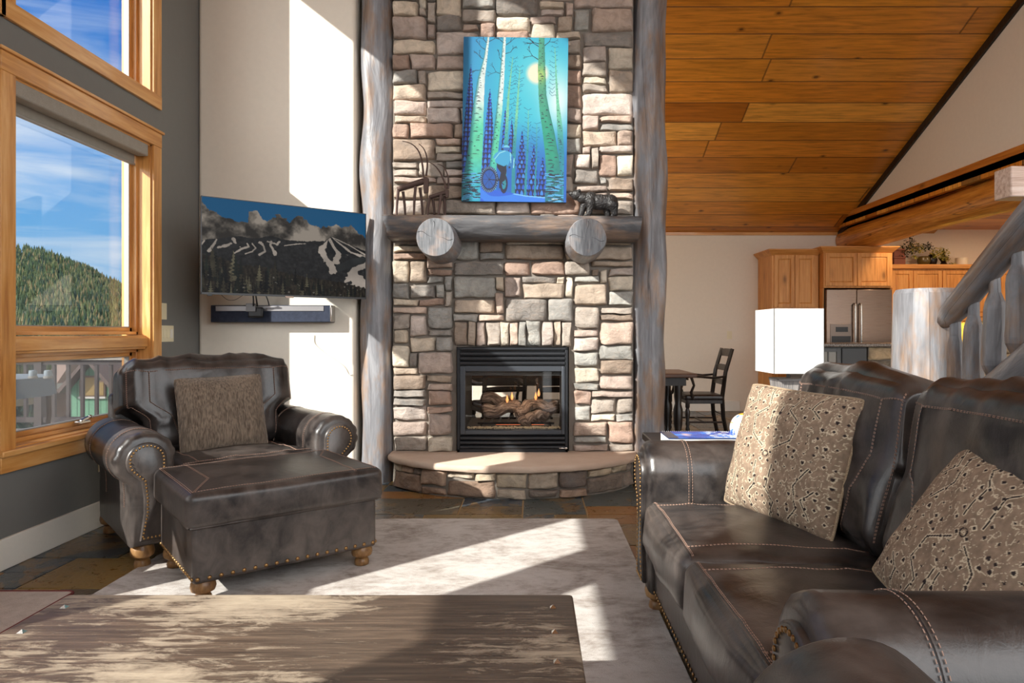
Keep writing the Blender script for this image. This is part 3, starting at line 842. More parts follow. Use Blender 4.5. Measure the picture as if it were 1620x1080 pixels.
def corbel(px, rr, seed, poly=0):
    c = at(px, 375, 4.95); mb = MB(); seg = 30; vs = []; tc = []
    ysn = [4.95, 4.955, 4.97, 5.05, 5.2, 5.40]
    for i, y in enumerate(ysn):
        sc = [.955, .98, 1.0, 1.03, 1.06, 1.08][i]
        for k in range(seg):
            a = 2*PI*k/seg
            R_ = rr*sc*(1+.035*mn.noise(Vector((math.cos(a)*1.4+seed, math.sin(a)*1.4, 0)))+ (poly*.03*math.cos(5*a+1)))
            vs.append((c.x+R_*math.cos(a), y, c.z+R_*math.sin(a))); tc.append((math.cos(a)*rr+seed, math.sin(a)*rr, y))
    fs = [(i*seg+k, i*seg+(k+1) % seg, (i+1)*seg+(k+1) % seg, (i+1)*seg+k) for i in range(len(ysn)-1) for k in range(seg)]
    mb.add(vs, fs, tc=tc); cap = [tuple(range(seg))]
    o = mb.build('corbel', M['log'], r, sharp=60)
    m2 = MB(); m2.add([Vector(v)+Vector((0,-.0015,0)) for v in vs[:seg]]+[(c.x, 4.9485, c.z)], [(k, (k+1) % seg, seg) for k in range(seg)])
    e = m2.build('cut_face', M['logend'], o)
    # drying checks in the end grain
    q = random.Random(seed)
    for (a, l0, l1) in [(q.uniform(2.6, 3.6), .15, 1.0), (q.uniform(5.9, 6.4), .2, .95), (q.uniform(1.5, 2.1), .2, .9)]:
        m3 = MB()
        pts = [(c.x+rr*l*math.cos(a+.12*math.sin(l*7)), 4.9482, c.z+rr*l*math.sin(a+.12*math.sin(l*7))) for l in [l0+(l1*.93-l0)*i/6 for i in range(7)]]
        for i in range(6):
            p, q_ = Vector(pts[i]), Vector(pts[i+1]); d = (q_-p).normalized(); nn = Vector((-d.z, 0, d.x)); w0 = .0004+.0022*i/6; w1_ = .0004+.0022*(i+1)/6
            m3.quad(p-nn*w0, q_-nn*w1_, q_+nn*w1_, p+nn*w0)
        m3.build('drying_check', M['blackp'], o, smooth=False)
corbel(688.5, .146, 3); corbel(929.5, .144, 9, .6)

# gas insert
fi = thing('gas_fireplace_insert', 'black see-through gas fireplace insert with louvres and ceramic logs', 'fireplace insert', ((FX0+FX1)/2, 5.37, FZ0))
bk = M['black']
fx0, fx1 = FX0+.012, FX1-.012; yf = 5.355
mb = MB(); mb.box((fx0, yf, FZ0), (fx0+.022, 6.12, FZ1-.01)); mb.box((fx1-.022, yf, FZ0), (fx1, 6.12, FZ1-.01)); mb.box((fx0, yf, FZ1-.022), (fx1, 6.12, FZ1-.004)); mb.box((fx0, yf, FZ0), (fx1, 6.12, FZ0+.03))
mb.build('surround', bk, fi, bevel=.002)
def louvre(z0, z1):
    mb = MB(); h = z1-z0
    mb.prism([(yf-.004, z0+h*.1), (yf-.010, z0+h*.5), (yf-.002, z0+h*.86), (yf+.035, z1), (yf+.04, z0+.5*h), (yf+.03, z0+.05*h)], lambda y, z: (fx0+.024, y, z), lambda y, z: (fx1-.024, y, z))
    mb.build('louvre', bk, fi, sharp=60)
for k in range(3): louvre(.945+k*.038, .945+k*.038+.034)
for k in range(3): louvre(.275+k*.036, .275+k*.036+.032)
MB().box((fx0+.02, yf+.045, FZ0+.02), (fx1-.02, yf+.06, .40)).build('louvre_backing', M['blackp'], fi); MB().box((fx0+.02, yf+.045, .93), (fx1-.02, yf+.06, FZ1-.02)).build('louvre_backing', M['blackp'], fi)
gx0, gx1, gz0, gz1 = -.535, .235, .425, .895
df_ = MB(); o0, o1, oz0, oz1 = fx0+.024, fx1-.024, .392, .938
df_.box((o0, yf-.006, oz0), (gx0, yf+.03, oz1)); df_.box((gx1, yf-.006, oz0), (o1, yf+.03, oz1)); df_.box((gx0, yf-.006, oz0), (gx1, yf+.03, gz0)); df_.box((gx0, yf-.006, gz1), (gx1, yf+.03, oz1))
df_.build('door_frame', plain('charcoal_enamel', rgb(66,70,76), .4, .4), fi, bevel=.004)
MB().box((gx0-.005, yf+.012, gz0-.005), (gx1+.005, yf+.016, gz1+.005)).build('glass_front', M['fireglass'], fi, smooth=False)
MB().box((gx0-.005, 6.085, gz0-.005), (gx1+.005, 6.089, gz1+.005)).build('glass_rear', M['fireglass'], fi, smooth=False)
mb = MB(); cr = plain('firebox_steel', rgb(70,68,66), .5, .5)
mb.box((o0, yf+.03, .40), (o1, 6.12, .43)); mb.box((o0-.0, yf+.03, .40), (gx0-.015, 6.12, .94)); mb.box((gx1+.015, yf+.03, .40), (o1, 6.12, .94)); mb.box((o0, yf+.03, .86), (o1, 6.12, .93))
mb.build('firebox', cr, fi, smooth=False)
logm = NT('ceramic_log'); co = logm.coord((1,1,.2), 'tc'); g1 = logm.noise(co, 60, 5, .7)
logm = logm.fin(logm.ramp(g1, [(.35, rgb(60,48,42)), (.5, rgb(140,118,102)), (.68, rgb(214,190,170))]), .9, logm.bump(g1, .9, .02))
def flog(a, b, r0, r1, sd):
    a = Vector(a); b = Vector(b); n = 14
    pts = [a.lerp(b, i/n)+Vector((0, 0, .012*math.sin(i*.8+sd))) for i in range(n+1)]
    MB().tube(pts, [(r0+(r1-r0)*i/n)*(1 if 0 < i < n else .8) for i in range(n+1)], 14, rough=.28, rs=9, off=sd).build('ceramic_log', logm, fi, sharp=80)
flog((-.42, 5.60, .535), (-.10, 5.68, .60), .06, .052, 1); flog((-.13, 5.56, .535), (.06, 5.72, .62), .05, .045, 2)
flog((-.08, 5.70, .60), (.22, 5.62, .575), .055, .05, 3); flog((-.44, 5.80, .66), (-.16, 5.76, .60), .04, .045, 4); flog((.02, 5.55, .51), (.13, 5.66, .50), .045, .05, 5); flog((-.10, 5.5, .46), (.02, 5.56, .50), .04, .045, 6)
mb = MB()
for k in range(9): mb.box((-.42+k*.07, 5.50, .455), (-.405+k*.07, 5.85, .467))
mb.box((-.45, 5.50, .452), (.18, 5.512, .47)); mb.box((-.45, 5.84, .452), (.18, 5.852, .47)); 
for x in (-.42, .15):
    for y in (5.506, 5.846): mb.box((x-.006, y-.006, .43), (x+.006, y+.006, .455))
mb.build('log_grate', M['blackp'], fi)
mb = MB(); q = random.Random(2)
for k in range(420):
    x = q.uniform(gx0+.01, gx1-.01); y = q.uniform(5.39, 5.49); rr = q.uniform(.005, .009)
    mb.ball((x, y, .43+rr*.7), (rr, rr, rr*.8), 5, 3)
gm = mb.build('ember_gravel', plain('pale_vermiculite', rgb(196,178,146), .7), fi, smooth=False); gm['kind'] = 'stuff'
fm = emis('gas_flame', (1.0, .42, .14), 1.1); 
for (x, y, z) in ((-.21, 5.60, .62), (-.17, 5.62, .64), (.03, 5.63, .64), (.055, 5.62, .67)):
    mb = MB(); mb.lathe((x, y, z), [(.003, 0), (.010, .010), (.012, .025), (.007, .045), (.002, .06), (0, .07)], 8); mb.build('flame', fm, fi)
MB().box((-.30, 5.53, .445), (.10, 5.535, .450)).build('burner_glow', emis('burner_glow', (1, .25, .08), 1.5), fi)
mb = MB()
# small round badge on the lowest louvre
bx = (893-CX)*yf/F
mb.ball((bx-.022, yf-.012, .283), (.022, .003, .006), 12, 6); mb.ball((bx+.012, yf-.012, .283), (.012, .003, .009), 12, 6); mb.build('maker_badge', M['chrome'], fi)
# ================================================================== upholstery helpers
def dashes(mb, path, ln=.0075, gap=.0045, r=.0011, lift=0.0):
    path = [Vector(p) for p in path]; acc = 0; step = ln+gap
    segs = [(a, b, (b-a).length) for a, b in zip(path, path[1:]) if (b-a).length > 1e-6]
    tot = sum(s[2] for s in segs); s = 0; i = 0; base = 0
    def P(s):
        q = s
        for a, b, l in segs:
            if q <= l: return a.lerp(b, q/l)
            q -= l
        return segs[-1][1]
    while s+ln < tot:
        a, b = P(s), P(s+ln); d = (b-a)
        if d.length > 1e-5:
            d.normalize(); u = d.orthogonal().normalized(); w = d.cross(u)
            vs = [a+u*r, a+w*r, a-u*r, a-w*r, b+u*r, b+w*r, b-u*r, b-w*r]
            mb.add(vs, [(0,1,5,4),(1,2,6,5),(2,3,7,6),(3,0,4,7),(3,2,1,0),(4,5,6,7)])
        s += step
def cushion(c, half, r, R=None, bulge=(.02,.02,.03), wr=.004, wscale=7, seed=0.0, n=22, fold=0.0, fdir=(1,.25,.5), extra=None):
    c = Vector(c); half = Vector(half)
    def S(p, lift=0.0):
        q = Vector((p[0]*half.x, p[1]*half.y, p[2]*half.z)); inner = Vector([max(-(half[i]-r), min(half[i]-r, q[i])) for i in range(3)])
        d = q-inner; nrm = d.normalized() if d.length > 1e-9 else Vector((0,0,1))
        s = inner+nrm*r if d.length > 1e-9 else q
        f = [1-min(1, abs(p[i]))**2.2 for i in range(3)]
        s.x += math.copysign(1, p[0])*bulge[0]*f[1]*f[2]*abs(p[0])**3
        s.y += math.copysign(1, p[1])*bulge[1]*f[0]*f[2]*abs(p[1])**3
        s.z += math.copysign(1, p[2])*bulge[2]*f[0]*f[1]*abs(p[2])**3
        k = wr*n3(s.x, s.y, s.z, wscale, seed)+wr*.45*n3(s.x, s.y, s.z, wscale*2.3, seed+5)
        if fold:
            v = Vector((s.x*fdir[0]*9+seed, s.y*fdir[1]*9, s.z*fdir[2]*9-seed)); q_ = mn.noise(v+Vector((0,0,1))*.4*n3(s.x, s.y, s.z, 5, seed))
            k += fold*(1-2*abs(q_))**3*.9-fold*.4
        s += nrm*(k+lift)
        if extra: s = extra(s, p)
        if R is not None: s = R @ s
        return s+c
    mb = MB(); g_ = [math.sin((2*i/(n-1)-1)*PI/2) for i in range(n)]
    for ax in range(3):
        for sg in (-1, 1):
            vs = []
            for b in g_:
                for a in g_:
                    p = [0, 0, 0]; p[ax] = sg; p[(ax+1) % 3] = a; p[(ax+2) % 3] = b; vs.append(S(p))
            mb.add(vs, [(y*n+x, y*n+x+1, (y+1)*n+x+1, (y+1)*n+x) for y in range(n-1) for x in range(n-1)])
    return mb, S
def armprof(zt, r=.142, inner=-.125, zb=.12, ins=0.0, k=26):
    cx_, cz = inner+r, zt-r
    pts = [(inner, zb), (inner, zb+(cz-zb)*.33), (inner, zb+(cz-zb)*.66)]
    for i in range(k+1):
        a = PI-(PI+.75)*i/k
        pts.append((cx_+r*math.cos(a), cz+r*math.sin(a)))
    pts += [(.085, cz-.125), (.08, cz-.19), (.08, zb+(cz-zb)*.4), (.08, zb)]
    if ins:
        n = len(pts); out = []
        for i, p in enumerate(pts):
            a = Vector(pts[i-1]); b = Vector(pts[(i+1) % n]); t = (b-a).normalized(); nn = Vector((t.y, -t.x))
            out.append((p[0]+nn.x*ins, p[1]+nn.y*ins))
        pts = out
    return pts
def rolled_arm(root, x, side, y0, y1, zt, lm, seed=0.0):
    def loc(s, y, z): return Vector((x+side*s, y, z))
    mb = MB(); secs = [(y0+.0, .034), (y0+.006, .018), (y0+.018, .006), (y0+.035, 0)]; ny_ = 26
    yy = [s for s in secs]+[(y0+.035+(y1-y0-.035)*((i+1)/ny_)**1.25, 0) for i in range(ny_)]
    base = armprof(zt); vs = []; n = len(base)
    for (y, ins) in yy:
        pr = armprof(zt, ins=ins) if ins else base
        fo = max(0, 1-(y-y0)/.16)
        for i, (s, z) in enumerate(pr):
            t = 3 <= i <= 29
            k = .0035*n3(s, y, z, 8, seed)
            if t:
                pl = abs(math.sin((i-3)*1.0+seed)); k += .014*(pl**.6-.7)*fo**1.5*min(1, (y-y0)/.02+.2)
            cx_, cz = -.125+.142, zt-.142; d = Vector((s-cx_, z-cz)); d = d.normalized() if d.length > 0 else d
            vs.append(loc(s+d.x*k, y, max(z+d.y*k, .11)))
    fs = [(j*n+i, j*n+(i+1) % n, (j+1)*n+(i+1) % n, (j+1)*n+i) for j in range(len(yy)-1) for i in range(n)]
    fs += [tuple(range(n)), tuple(range(len(yy)*n-1, (len(yy)-1)*n-1, -1))]
    mb.add(vs, fs); arm = mb.build('arm', lm, root, local=True, sharp=50)
    # front panel with its nailheads
    pr = armprof(zt, ins=.05); zc = zt-.142
    pr = [(s, max(z, .135)) for s, z in pr]
    m2 = MB(); inn = armprof(zt, ins=.056); inn = [(s, max(z, .14)) for s, z in inn]
    m2.prism(pr, lambda s, z: loc(s, y0+.01, z), lambda s, z: loc(s, y0-.012, z), caps=False)
    vs2 = [loc(s, y0-.012, z) for s, z in pr]+[loc(s, y0-.018, z) for s, z in inn]; nn_ = len(pr)
    m2.add(vs2, [(i, (i+1) % nn_, nn_+(i+1) % nn_, nn_+i) for i in range(nn_)]+[tuple(range(nn_, 2*nn_))])
    pan = m2.build('front_panel', lm, arm, local=True, sharp=50, weld=True)
    m3 = MB(); q = armprof(zt, ins=.066); q = [Vector(loc(s, y0-.019, max(z, .15))) for s, z in q]
    L_ = 0; acc = 0
    for a, b in zip(q, q[1:]+q[:1]):
        l = (b-a).length
        while acc < l:
            m3.ball(a.lerp(b, acc/l), (.0065, .0045, .0065), 7, 4); acc += .0175
        acc -= l
    m3.build('nailhead_trim', M['brass'], pan, local=True)
    for yo in (.17, .185, y1-y0-.20, y1-y0-.185):
        m4 = MB()
        dashes(m4, [loc(s*1.0+ (.002 if True else 0)*0, y0+yo, z)+Vector((side*(s-.017)*.018, 0, (z-zc)*.018)) for s, z in base[1:33]])
        m4.build('stitching', M['stitch'], arm, local=True)
    for yo in (.1775, y1-y0-.1925):
        m5 = MB(); m5.tube([loc(s, y0+yo, z) for s, z in base[2:32]], (.003), 6, cap=False)
        m5.build('seam', lm, arm, local=True)
    return arm
def bun(root, x, y, zt=.125, r=.055, parent=None):
    h = zt; MB().lathe((x, y, 0), [(r*.55, 0), (r*.68, .004), (r*.72, h*.16), (r*.66, h*.30), (r*.56, h*.36), (r*.62, h*.42), (r*.95, h*.52), (r*1.04, h*.68), (r*.98, h*.86), (r*.8, h*1.0)], 22).build('bun_foot', M['bunfoot'], root, local=True)
def nailrow(mb, a, b, sp, r=.009, nrm=(0,-1,0)):
    a = Vector(a); b = Vector(b); n = max(1, int((b-a).length/sp)); N_ = Vector(nrm)
    for i in range(n+1):
        p = a.lerp(b, i/n); rr = (r*.6 if abs(N_.x) > .5 else r, r*.6 if abs(N_.y) > .5 else r, r)
        mb.ball(p, rr, 9, 6)
def stitched(S, lines, parent, off=.0035, dbl=.006):
    m = MB()
    for (ax_, pts) in lines:
        for d in ((-1, 1) if dbl else (0,)):
            path = []
            for p in pts:
                p = list(p); p[ax_] += d*dbl
                path.append(S([max(-1, min(1, v)) for v in p], .0012))
            dashes(m, path)
    return m.build('stitching', M['stitch'], parent, local=True)
def lin(a, b, n=14): return [[a[i]+(b[i]-a[i])*t/n for i in range(3)] for t in range(n+1)]
def leather_seat(root, W, nseat, seed, lm, D=.48, zt=.715, top=1.04):
    body = MB(); body.box((-W-.07, -D+.03, .115), (W+.07, D-.03, .34)); body.build('base_frame', lm, root, local=True, bevel=.02, bseg=3)
    bp = MB(); bp.box((-W-.03, D-.13, .115), (W+.03, D-.02, .84)); bp.build('back_panel', lm, root, local=True, bevel=.035, bseg=4)
    for s in (-1, 1): rolled_arm(root, s*W, s, -D, D-.12, zt, lm, seed+s)
    for x in (-W-.02, W+.02):
        bun(root, x, -D+.07); bun(root, x, D-.08)
    fr = MB(); nailrow(fr, (-W+.13, -D+.027, .135), (W-.13, -D+.027, .135), .03, .0065)
    fr.build('nailhead_trim', M['brass'], root, local=True)
    iw = (2*W-.25)/nseat
    for k in range(nseat):
        xc = -W+.125+iw*(k+.5); sd = seed*3+k*2.7
        R_ = Matrix.Rotation(math.radians(-2.5), 3, 'X')
        mb, S = cushion((xc, -.13, .405), (iw/2-.003, .37, .098), .045, R_, (.004,.025,.028), .005, 4, sd, 26, fold=.008, fdir=(.8,.5,.3))
        o = mb.build('seat_cushion', lm, root, local=True, weld=True, sharp=180)
        L1 = lin((-.93,-1,.0), (-.93,-1,.0))
        lines = [(2, lin((-1,-1,.62), (1,-1,.62), 30)), (1, lin((-1,-.8,1), (1,-.8,1), 24)) if False else (1, lin((-.97,-.90,1), (.97,-.90,1), 30)),
                 (0, lin((-.72,-.90,1), (-.72,1,1), 22)), (0, lin((.72,-.90,1), (.72,1,1), 22))]
        lines = lines[1:]
        stitched(S, lines, o)
        pm = MB(); pm.tube([S(p, -.001) for p in lin((-1,-.93,1), (1,-.93,1), 30)], .0035, 6); pm.build('seam', lm, o, local=True)
    bw = (2*W+.02)/nseat
    for k in range(nseat):
        xc = -W-.01+bw*(k+.5); sd = seed*5+k*3.1+1
        R_ = Matrix.Rotation(math.radians(-16), 3, 'X')
        zc = (.47+top)/2
        def ex(s, p, k=k):
            # narrower where it sits between the arms
            f = sm(.02, -.10, s.z)
            o_ = .0
            if (k == 0) and p[0] < 0: s.x += .115*f*abs(p[0])
            if (k == nseat-1) and p[0] > 0: s.x -= .115*f*abs(p[0])
            s.y -= .035*sm(-.02, .26, s.z)*(1 if p[1] < 0 else .3)
            s.z -= .030*abs(p[0])**5*(1 if s.z > 0 else 0)
            return s
        mb, S = cushion((xc, .275, zc), (bw/2-.002, .125, (top-.47)/2), .075, R_, (.006,.040,.030), .008, 3.5, sd, 34, fold=.019, fdir=(.70,.2,.20), extra=ex)
        o = mb.build('back_cushion', lm, root, local=True, weld=True, sharp=180)
        lines = [(2, lin((-.72,-1,.68), (.72,-1,.68), 26)), (2, lin((-1,-1,.80), (-.72,-1,.68), 8)), (2, lin((.72,-1,.68), (1,-1,.80), 8)),
                 (0, lin((-.72,-1,.68), (-.72,-1,.05), 14)), (0, lin((.72,-1,.68), (.72,-1,.05), 14)), (0, lin((-.72,-1,.05), (-.5,-1,-1.0), 16)), (0, lin((.72,-1,.05), (.5,-1,-1.0), 16)),
                 (0, lin((-.965,-1,-.9), (-.965,-1,.95), 26)), (0, lin((.965,-1,-.9), (.965,-1,.95), 26))]
        stitched(S, lines, o)
        pm = MB()
        for (ax_, l) in lines[:7]: pm.tube([S(p, -.0012) for p in l], .0032, 6)
        pm.build('seam', lm, o, local=True)
# armchair
TH = math.radians(42)
ch = thing('leather_armchair', 'dark brown leather armchair with rolled nailhead arms beside the window', 'armchair', (-1.885, 4.085, 0), TH)
leather_seat(ch, .50, 1, 1.0, M['leather'], zt=.70, top=1.03)
# sofa
sf = thing('leather_sofa', 'dark brown two seat leather sofa with rolled arms facing the window', 'sofa', (.955, 2.045, 0), -PI/2)
leather_seat(sf, .84, 2, 4.0, M['leather'], zt=.735, top=1.05)
# ottoman
ot = thing('leather_ottoman', 'rectangular worn leather ottoman with brass nailheads on bun feet', 'ottoman', (-1.345, 3.42, .016), math.radians(39.3))
OW, OD = .445, .355
mb = MB(); mb.box((-OW+.015, -OD+.015, .095), (OW-.015, OD-.015, .36)); b = mb.build('base', M['leather_worn'], ot, local=True, bevel=.018, bseg=3)
nh = None
def nails(a, b_, sp, nrm):
    global nh
    a = Vector(a); b_ = Vector(b_); n = max(1, int((b_-a).length/sp))
    for i in range(n+1):
        p = a.lerp(b_, i/n)
        if nh is None:
            nh = MB().ball((0, 0, 0), (.0095, .0095, .0065), 12, 8).build('nailhead', M['brass'], b, local=True)
            o_ = nh
        else: o_ = nh.copy(); COL.objects.link(o_)
        o_.location = p; o_.rotation_euler = Vector(nrm).to_track_quat('Z', 'Y').to_euler()
nails((-OW+.035, -OD+.015, .118), (OW-.035, -OD+.015, .118), .046, (0,-1,0)); nails((-OW+.035, OD-.015, .118), (OW-.035, OD-.015, .118), .046, (0,1,0))
nails((-OW+.015, -OD+.03, .118), (-OW+.015, OD-.03, .118), .035, (-1,0,0)); nails((OW-.015, -OD+.03, .118), (OW-.015, OD-.03, .118), .035, (1,0,0))
mb, S = cushion((0, 0, .415), (OW+.015, OD+.012, .082), .035, None, (.006,.008,.014), .003, 7, 3.3, 30)
o = mb.build('top_cushion', M['leather_worn'], ot, local=True, weld=True, sharp=180)
lines = [(1, lin((-.94,-.90,1), (.94,-.90,1), 40)), (1, lin((-.94,.90,1), (.94,.90,1), 40)), (0, lin((-.94,-.92,1), (-.94,.92,1), 30)), (0, lin((.94,-.92,1), (.94,.92,1), 30)),
         (0, lin((-.68,-.30,1), (-.68,.95,1), 24)), (0, lin((.68,-.95,1), (.68,.30,1), 24)), (0, lin((-.92,-.9,1), (-.68,-.30,1), 12)), (0, lin((.92,.9,1), (.68,.30,1), 12))]
stitched(S, lines, o, dbl=.008)
pm = MB()
for (ax_, l) in lines: pm.tube([S(p, -.0012) for p in l], .003, 6)
pm.build('seam', M['leather_worn'], o, local=True)
m = MB(); 
for sx, sy in ((-1,-1), (1,-1), (1,1), (-1,1)): pass
for z_ in (.345,):
    m.tube([(-OW, -OD, z_), (OW, -OD, z_), (OW, OD, z_), (-OW, OD, z_), (-OW, -OD, z_)], .005, 6, cap=False)
m.build('piping', M['leather_worn'], o, local=True)
for sx in (-1, 1):
    for sy in (-1, 1): bun(ot, sx*(OW-.07), sy*(OD-.07), .10, .052)
# foreground leather chair, only the end of its arm shows
fc = thing('leather_chair', 'rounded arm of another dark leather chair in front of the sofa', 'armchair', (.57, .42, 0), math.radians(180))
mb = MB(); ys_ = [0, .01, .03, .06, .10, .16]
def fa(u, v):
    # closed end of a rolled arm, axis along local y (world -y)
    a = 2*PI*u; t = v
    y = -.46+.9*max(0, (t-.35)/.65) if t > .35 else -.46
    rr = .132*math.sin(min(1, t/.35)*PI/2) if t < .35 else .132
    yb = y-.04*math.cos(min(1, t/.35)*PI/2) if t < .35 else y
    r2 = rr*(1+.03*math.sin(a*3+1))+.003*n3(u*4, v*3, 2)
    return Vector((.165+r2*math.cos(a), yb, .672+r2*.98*math.sin(a)))
mb.grid(44, 34, fa, closeu=True); mb.box((.07, -.44, .12), (.26, .40, .66)); mb.build('arm', M['leather'], fc, local=True, sharp=60)
MB().box((-.75, -.40, .12), (.05, .42, .34)).build('base_frame', M['leather'], fc, local=True, bevel=.02)
mb, S = cushion((-.34, -.05, .41), (.375, .36, .09), .04, None, (.005,.01,.02), .004, 6, 8, 16); mb.build('seat_cushion', M['leather'], fc, local=True, weld=True, sharp=180)
mb = MB(); mb.box((-.95, -.44, .12), (-.74, .40, .62)); mb.tube([(-.86, -.48, .58), (-.86, -.46, .58), (-.86, .40, .58)], [.12, .15, .15], 28); mb.build('arm', M['leather'], fc, local=True, sharp=50)
mb, S = cushion((-.34, .44, .68), (.40, .11, .28), .07, None, (.005,.02,.02), .004, 6, 9, 16); mb.build('back_cushion', M['leather'], fc, local=True, weld=True, sharp=180)
for x in (-.86, .16):
    for y in (-.36, .36): bun(fc, x, y)

# ------------------------------------------------------------------ throw pillows
def pillow(root_name, label, cat, c, ax, up, w_, h_, t_, mat, colfn=None, n=64, pipe=None, seed=0, group=None):
    """ax: direction across, up: direction up, the normal is their cross product"""
    ax = Vector(ax).normalized(); up = Vector(up); up = (up-ax*up.dot(ax)).normalized(); nr = ax.cross(up)
    c = Vector(c); root = thing(root_name, label, cat, c-up*h_*.5, 0, group)
    def E(a, b):
        pin = 1-.035*(1-abs(b)**2)*abs(a)**4-.03*abs(a)**8*abs(b)**8; pin2 = 1-.035*(1-abs(a)**2)*abs(b)**4-.03*abs(a)**8*abs(b)**8
        return a*w_/2*pin, b*h_/2*pin2
    def P(a, b, s):
        x, y = E(a, b); f = max(0, (1-abs(a)**3)*(1-abs(b)**3))**.55
        d = s*t_/2*f*(1+.10*n3(a, b, s, 1.6, seed)); d += s*.006*n3(a, b, s, 4, seed)*f**.3
        y -= .02*(1-b*b)*0
        return c+ax*x+up*y+nr*d
    mb = MB()
    gv = [math.sin((2*i/(n-1)-1)*PI/2) for i in range(n)] if colfn is None else [2*i/(n-1)-1 for i in range(n)]
    for s in (-1, 1):
        vs = [P(a, b, s) for b in gv for a in gv]
        cols = None
        if colfn is not None: cols = [tuple(colfn[int(round((b+1)/2*(colfn.shape[0]-1))), int(round((a+1)/2*(colfn.shape[1]-1)))]) for b in gv for a in gv]
        mb.add(vs, [(y*n+x, y*n+x+1, (y+1)*n+x+1, (y+1)*n+x) for y in range(n-1) for x in range(n-1)], cols)
    mb.build('cover', mat, root, sharp=180, weld=True)
    m2 = MB(); pts = []; k = 40
    for i in range(k): pts.append(P(-1+2*i/k, -1, 0))
    for i in range(k): pts.append(P(1, -1+2*i/k, 0))
    for i in range(k): pts.append(P(1-2*i/k, 1, 0))
    for i in range(k+1): pts.append(P(-1, 1-2*i/k, 0))
    m2.tube(pts, .0055, 8, cap=False); m2.build('piping', pipe or mat, root)
    return root
def nfield(h, w_, sx, sy, seed, octs=4):
    out = np.zeros((h, w_)); amp = 1; tot = 0
    for o_ in range(octs):
        rs = np.random.RandomState(seed+o_*17); gx, gy = max(2, int(sx*2**o_)), max(2, int(sy*2**o_))
        g_ = rs.rand(gy+2, gx+2)
        X = np.linspace(0, gx-.001, w_); Y = np.linspace(0, gy-.001, h); xi = X.astype(int); yi = Y.astype(int); xf = X-xi; yf_ = Y-yi
        xf = xf*xf*(3-2*xf); yf_ = yf_*yf_*(3-2*yf_)
        a = g_[yi][:, xi]; b = g_[yi][:, xi+1]; c = g_[yi+1][:, xi]; d = g_[yi+1][:, xi+1]
        out += amp*((a*(1-xf)+b*xf)*(1-yf_)[:, None]+(c*(1-xf)+d*xf)*yf_[:, None]); tot += amp; amp *= .55
    return out/tot
def segdist(X, Y, x0, y0, x1, y1):
    dx, dy = x1-x0, y1-y0; L2 = dx*dx+dy*dy+1e-9
    t = np.clip(((X-x0)*dx+(Y-y0)*dy)/L2, 0, 1)
    return np.hypot(X-(x0+t*dx), Y-(y0+t*dy)), t
def inpoly(X, Y, pts):
    ins = np.zeros(X.shape, bool); n = len(pts); j = n-1
    for i in range(n):
        xi, yi = pts[i]; xj, yj = pts[j]
        if yi != yj:
            ins ^= ((yi > Y) != (yj > Y)) & (X < (xj-xi)*(Y-yi)/(yj-yi)+xi)
        j = i
    return ins
def tapestry(N=230, seed=3):
    X, Y = np.meshgrid(np.linspace(0, 1, N), np.linspace(0, 1, N)); A = np.zeros((N, N, 3))
    nz = nfield(N, N, 60, 40, seed, 2)[..., None]; A[:] = np.array([142, 122, 104])/255.; A *= (.86+.28*nz)
    Xm = np.abs(X-.46); Y2 = Y
    h = N//2+N//8
    f1 = nfield(N, N, 9, 12, seed+1, 3); f2 = nfield(N, N, 13, 11, seed+2, 2)
    # mirrored fields give the symmetrical kilim look
    xi = np.clip((np.abs(np.linspace(0, 1, N)-.46)*N*1.6).astype(int), 0, N-1); f1 = f1[:, xi]; f2 = f2[:, xi]
    cream = np.array([204, 188, 162])/255.; dark = np.array([52, 44, 44])/255.
    m = (np.abs(f1-.5) < .010) | (np.abs(f2-.47) < .009); A[m] = cream
    rs = np.random.RandomState(seed+9)
    def strokes(pts, wd, col, halo=True):
        D = np.full((N, N), 9.0)
        for (a, b), (c, d) in zip(pts, pts[1:]):
            q, _ = segdist(X, Y, a, b, c, d); D = np.minimum(D, q)
        if halo: A[(D < wd+.006)] = cream
        A[D < wd] = col
    for sgn in (-1, 1):
        for base in ([(.06, .02), (.13, .14), (.06, .22), (.07, .40)], [(.16, .98), (.10, .82), (.20, .74), (.17, .60), (.05, .52)], [(.30, .98), (.26, .86), (.34, .80)], [(.40, .1), (.34, .22), (.42, .3)], [(.24, .06), (.31, .15), (.27, .3), (.36, .44)], [(.02, .70), (.03, .84)]):
            strokes([(.46+sgn*a, b) for a, b in base], .0042, dark)
    # small dark buds in rows
    for gy in np.arange(.05, 1, .062):
        for gx in np.arange(.04, .56, .066):
            r_ = rs.rand(); x0 = gx+rs.uniform(-.012, .012); y0 = gy+rs.uniform(-.012, .012)
            if r_ < .24: continue
            for sgn in (-1, 1):
                cx_ = .46+sgn*x0; s_ = .008+.006*rs.rand() if False else .011
                if r_ < .6: D = np.abs(X-cx_)+np.abs(Y-y0); 
                elif r_ < .8: D = np.minimum(np.abs(X-cx_)+np.abs(Y-y0)*2.2, np.abs(X-cx_)*2.6+np.abs(Y-y0)+.002)
                else: D = np.hypot(X-cx_, (Y-y0)-.6*np.abs(X-cx_))
                ring = (D < s_+.008) & (D >= s_+.001); A[ring & (nfield(N, N, 40, 40, seed+4, 1) > .42)] = cream; A[D < s_] = dark
    D = np.abs(np.hypot(X-.46, Y-.47)-.022); A[D < .004] = dark
    lin_ = np.where(A <= .04045, A/12.92, ((A+.055)/1.055)**2.4)
    return lin_
TP = tapestry()
pillow('throw_pillow', 'plain taupe ribbed square pillow on the armchair', 'pillow', (-1.865, 4.035, .715), (math.cos(TH), math.sin(TH), .02), (-.16, .19, 1), .50, .46, .16, M['pillow_brown'], seed=2)
